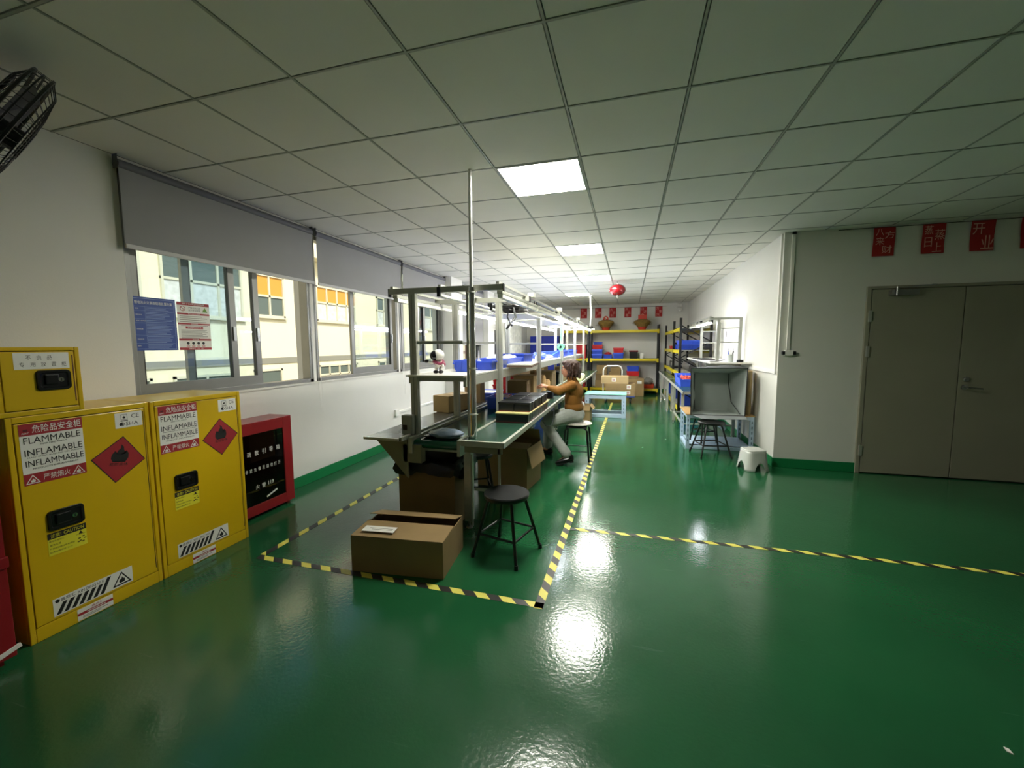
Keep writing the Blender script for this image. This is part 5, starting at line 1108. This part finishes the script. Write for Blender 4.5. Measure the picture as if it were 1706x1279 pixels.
# paper scraps on floor
for (x, y, lab) in ((.2, 6.0, 'tiny white scrap on the floor between the tape and the photo bench'), (1.33, 1.75, 'tiny white scrap alone on the open floor near the camera'), (.56, 6.6, 'tiny white scrap before the side workbench leg')):
    m = MB(PAPER); m.prism([(0, 0, 0), (.02, .004, 0), (.024, .016, 0), (.006, .014, 0)], (0, 0, .003)); solo(m, 'paper_scrap', lab, 'scrap', (x, y, .0005), x)
# ============================================================ SEATED PERSON
def remesh(mb, name, mt, parent, voxel=.008, it=6, fac=.5):
    me = bpy.data.meshes.new('tmp'); me.from_pydata([tuple(v) for v in mb.v], [], mb.f); bm = bmesh.new(); bm.from_mesh(me); bmesh.ops.recalc_face_normals(bm, faces=bm.faces); bm.to_mesh(me); bm.free()
    ob = bpy.data.objects.new('tmp', me); COL.objects.link(ob)
    r = ob.modifiers.new('r', 'REMESH'); r.mode = 'VOXEL'; r.voxel_size = voxel; s_ = ob.modifiers.new('s', 'SMOOTH'); s_.iterations = it; s_.factor = fac
    dg = bpy.context.evaluated_depsgraph_get(); dg.update(); m2 = bpy.data.meshes.new_from_object(ob.evaluated_get(dg)); bpy.data.objects.remove(ob)
    m2.materials.clear(); m2.materials.append(mt); m2.polygons.foreach_set('use_smooth', [True]*len(m2.polygons))
    o = bpy.data.objects.new(name, m2); COL.objects.link(o)
    if parent is not None: o.parent = parent; m2.transform(Matrix.Translation(-parent.location))
    return o
def cap(m, a, b, r1, r2, n=14):
    a, b = Vector(a), Vector(b); d = (b-a).normalized(); up = Vector((0, 0, 1)) if abs(d.z) < .9 else Vector((1, 0, 0)); x = d.cross(up).normalized(); y = d.cross(x); vs = []; rings = []
    for k in range(1, 6): t_ = PI/2*k/5; rings.append((a-d*r1*math.cos(t_), r1*math.sin(t_)))
    for k in range(0, 5): t_ = PI/2*k/5; rings.append((b+d*r2*math.sin(t_), r2*math.cos(t_)))
    vs = [a-d*r1]
    for c_, r_ in rings: vs += [c_+(x*math.cos(2*PI*q/n)+y*math.sin(2*PI*q/n))*r_ for q in range(n)]
    vs.append(b+d*r2); L = len(rings)
    fs = [(0, 1+(q+1) % n, 1+q) for q in range(n)]+[(1+k*n+q, 1+k*n+(q+1) % n, 1+(k+1)*n+(q+1) % n, 1+(k+1)*n+q) for k in range(L-1) for q in range(n)]+[(1+(L-1)*n+q, 1+(L-1)*n+(q+1) % n, len(vs)-1) for q in range(n)]
    m.add(vs, fs)
def ell(m, c, r, yaw=0, pitch=0):
    R_ = Matrix.Rotation(yaw, 3, 'Z') @ Matrix.Rotation(pitch, 3, 'Y'); n0 = len(m.v); m.ball((0, 0, 0), 1, 20, 14, (1, 1, 1))
    for i in range(n0, len(m.v)): m.v[i] = tuple(Vector(c)+R_ @ Vector((m.v[i][0]*r[0], m.v[i][1]*r[1], m.v[i][2]*r[2])))
pe = thing('person', 'seated person in a mustard sweater and grey jeans working at the conveyor bench', 'person', (-.66, 5.2, 0))
SHN, SHF = Vector((-.665, 5.045, .955)), Vector((-.70, 5.36, .955)); ELN, ELF = Vector((-.81, 4.95, .885)), Vector((-.88, 5.42, .86)); WRN, WRF = Vector((-.97, 5.03, .925)), Vector((-1.0, 5.28, .90))
KNN, KNF = Vector((-.99, 4.99, .47)), Vector((-1.02, 5.32, .50)); ANN, ANF = Vector((-.71, 4.88, .125)), Vector((-1.02, 5.33, .11)); HPN, HPF = Vector((-.68, 5.10, .575)), Vector((-.68, 5.30, .575))
HD = Vector((-.725, 5.2, 1.145))
b = MB()
ell(b, (-.66, 5.2, .58), (.12, .15, .09)); ell(b, (-.665, 5.2, .74), (.10, .125, .16)); ell(b, (-.67, 5.2, .90), (.095, .15, .10)); cap(b, (-.675, 5.2, .97), (-.71, 5.2, 1.08), .052, .045)
for s1, s2, s3 in ((SHN, ELN, WRN), (SHF, ELF, WRF)): cap(b, s1, s2, .045, .037); cap(b, s2, s3, .037, .024)
for s1, s2, s3 in ((HPN, KNN, ANN), (HPF, KNF, ANF)): cap(b, s1, s2, .08, .055); cap(b, s2, s3, .052, .032)
for an, toe in ((ANN, Vector((-.79, 4.845, .045))), (ANF, Vector((-1.13, 5.32, .04)))): cap(b, an+Vector((.01, 0, -.04)), toe, .03, .024)
# head: cranium, jaw, nose, brow, lips, ear
ell(b, HD+Vector((.01, 0, .02)), (.088, .07, .088)); ell(b, HD+Vector((-.03, 0, -.03)), (.058, .052, .072)); ell(b, HD+Vector((-.05, 0, -.072)), (.028, .03, .024))
cap(b, HD+Vector((-.08, 0, .010)), HD+Vector((-.094, 0, -.018)), .008, .0105); ell(b, HD+Vector((-.083, 0, -.045)), (.013, .022, .008)); ell(b, HD+Vector((-.08, 0, -.055)), (.012, .019, .007)); ell(b, HD+Vector((-.072, 0, .03)), (.018, .045, .010))
ell(b, HD+Vector((.012, -.07, -.01)), (.015, .01, .026)); ell(b, HD+Vector((.012, .07, -.01)), (.015, .01, .026)); ell(b, HD+Vector((-.062, -.028, -.018)), (.02, .018, .02)); ell(b, HD+Vector((-.062, .028, -.018)), (.02, .018, .02))
# hands: palm + five fingers
def hand(b, wr, kn, tip, side, up):
    d = (kn-wr).normalized(); up = Vector(up); sdv = d.cross(up).normalized()*side; upv = sdv.cross(d)*side
    cap(b, wr, wr+d*.03, .022, .024)
    for k, off in enumerate((-.026, -.009, .009, .026)): cap(b, wr+d*.03+sdv*off*.6, kn+sdv*off, .0135, .0115)
    fd = (tip-kn); L = [.86, 1.0, .95, .76]
    for k, off in enumerate((-.028, -.0095, .009, .027)):
        base = kn+sdv*off; sp = sdv*off*.25; mid = base+fd*.5*L[k]+sp+d*.014; cap(b, base, mid, .0098, .0088, 10); end = mid+(fd*.42*L[k]-d*.012)+sp*.3; cap(b, mid, end, .0088, .0072, 10)
    tb = wr+d*.03-sdv*.028; tm = tb-sdv*.022+d*.024+fd*.15; cap(b, tb, tm, .0125, .0105, 10); cap(b, tm, tm+d*.022+fd*.25+sdv*.006, .0105, .008, 10)
hand(b, WRN, Vector((-1.045, 5.07, .955)), Vector((-1.105, 5.10, .90)), 1, (0, 0, 1))
hand(b, WRF, Vector((-1.06, 5.23, .92)), Vector((-1.11, 5.19, .885)), -1, (0, 0, 1))
remesh(b, 'body', SKIN, pe, .0042, 3, .4)
SWT = mat('mustard sweater', '#8f5e1e', .85, noise=.12, scale=12, bump=.3, bscale=90)
b = MB(); ell(b, (-.66, 5.2, .665), (.122, .158, .085)); ell(b, (-.668, 5.2, .77), (.112, .145, .17)); ell(b, (-.672, 5.2, .895), (.112, .172, .105)); ell(b, (-.64, 5.2, .86), (.10, .14, .12)); cap(b, (-.675, 5.2, .97), (-.69, 5.2, 1.015), .075, .062)
ell(b, SHN, (.06, .06, .062)); ell(b, SHF, (.06, .06, .062))
for s1, s2, s3 in ((SHN, ELN, WRN), (SHF, ELF, WRF)): cap(b, s1, s2, .056, .046); cap(b, s2, s3-(s3-s2).normalized()*.025, .046, .032)
for k in range(5): q = SHN.lerp(ELN, .1+.2*k); ell(b, q+Vector((0, 0, .006)), (.053, .050, .044))
remesh(b, 'sweater', SWT, pe, .008, 4)
JN = mat('grey jeans', '#a4a9a2', .85, noise=.14, scale=14, bump=.25, bscale=60)
b = MB(); ell(b, (-.655, 5.2, .575), (.135, .178, .09)); ell(b, (-.62, 5.12, .545), (.09, .09, .06)); ell(b, (-.62, 5.28, .545), (.09, .09, .06))
for s1, s2, s3 in ((HPN, KNN, ANN), (HPF, KNF, ANF)):
    cap(b, s1, s2, .098, .066); cap(b, s2, s3+Vector((0, 0, .02)), .066, .062)
    for k in range(3): q = s2.lerp(s3, .55+.17*k); ell(b, q, (.066-.004*(k % 2)*3, .064, .03))
remesh(b, 'jeans', JN, pe, .008, 4)
HAIR = mat('dark brown hair', '#4a3026', .5, noise=.35, scale=40, bump=.8, bscale=70)
b = MB(); ell(b, HD+Vector((.028, 0, .045)), (.104, .092, .090)); ell(b, HD+Vector((.075, 0, -.01)), (.082, .096, .092)); ell(b, HD+Vector((.035, -.068, -.015)), (.05, .03, .075)); ell(b, HD+Vector((.035, .068, -.015)), (.05, .03, .075)); ell(b, HD+Vector((-.045, 0, .078)), (.05, .062, .034))
random.seed(77)
for k in range(90):
    a = random.uniform(-2.1, 2.1); z = random.uniform(-.075, .09); rr_ = .096+.012*random.random(); c_ = HD+Vector((.04+rr_*math.cos(a)*.9, rr_*math.sin(a), z)); cap(b, c_, c_+Vector((random.uniform(-.01, .02), random.uniform(-.015, .015), -.05)), .011, .007, 8)
remesh(b, 'hair', HAIR, pe, .005, 9, .5)
for sy in (-1, 1):
    m = MB(mat('eye white', '#d9d2c8', .3)); c_ = HD+Vector((-.0735, sy*.03, .006)); m.ball(c_, .0085, 12, 8, (1, 1, .6)); m.use(BLACKP); m.ball(c_+Vector((-.004, sy*.001, 0)), .0055, 10, 8); m.build('eye', pe, world=True, smooth=True)
m = MB(mat('lip colour', '#a5524a', .5)); m.ball(HD+Vector((-.088, 0, -.05)), .010, 12, 8, (.5, 1.5, .45)); m.build('lips', pe, world=True, smooth=True)
SHO = mat('black shoe leather', '#101012', .2)
for an, toe, heel in ((ANN, Vector((-.81, 4.83, .035)), Vector((-.65, 4.885, .078))), (ANF, Vector((-1.15, 5.32, .035)), Vector((-.985, 5.33, .04)))):
    b = MB(); cap(b, heel, heel.lerp(toe, .55), .036, .036); cap(b, heel.lerp(toe, .5), toe, .037, .026); ell(b, heel+Vector((-.01, 0, .03)), (.042, .034, .03)); so2 = remesh(b, 'shoe', SHO, pe, .006, 3)
    dd = (toe-heel).normalized(); m = MB(mat('shoe sole', '#0a0a0a', .6)); dn = Vector((dd.z, 0, -dd.x)); dn = -dn if dn.z > 0 else dn
    m.beam(heel.lerp(toe, .35)+dn*.031, toe+dn*.024+dd*.012, .058, .012); m.beam(heel+dn*.034-dd*.02, heel+dn*.034+dd*.03, .056, .022); so3 = m.build('sole', pe, world=True, bevel=.005)
# the stool of the person
t = thing('cushioned_stool', 'black-legged stool with pale cushion that the person sits on', 'stool', (-.615, 5.2, 0))
m = MB(mat('pale cushion', '#cfcac2', .6, noise=.05)); m.ball((-.615, 5.2, .462), .185, 28, 12, (1, .95, .17)); m.build('cushion', t, world=True, smooth=True)
m = MB(BLACK); m.box(-.745, -.485, 5.07, 5.33, .41, .435); m.build('seat_frame', t, world=True, bevel=.01)
for sx in (-1, 1):
    for sy in (-1, 1): m = MB(BLACK); m.tube([(-.615+sx*.09, 5.2+sy*.09, .42), (-.615+sx*.135, 5.2+sy*.13, .39), (-.615+sx*.165, 5.2+sy*.165, .004)], .013); m.build('leg', t, world=True, smooth=True)
for z, q in ((.13, .153), (.2, .15)):
    m = MB(BLACK); P_ = [(-.615+sx*q, 5.2+sy*q, z) for sx, sy in ((-1, -1), (1, -1), (1, 1), (-1, 1))]
    for k in range(4):
        if (k % 2 == 0) == (z < .15): m.tube([P_[k], P_[(k+1) % 4]], .007)
    m.build('foot_rail', t, world=True)
o = dup(PACK, (-1.06, 5.12, .752), .2, 'black pack in work right below the hands of the person', 'black packs in work')
o = dup(PACK, (-1.03, 5.36, .752), -.1, 'black pack in work beside the one under the hands', 'black packs in work')
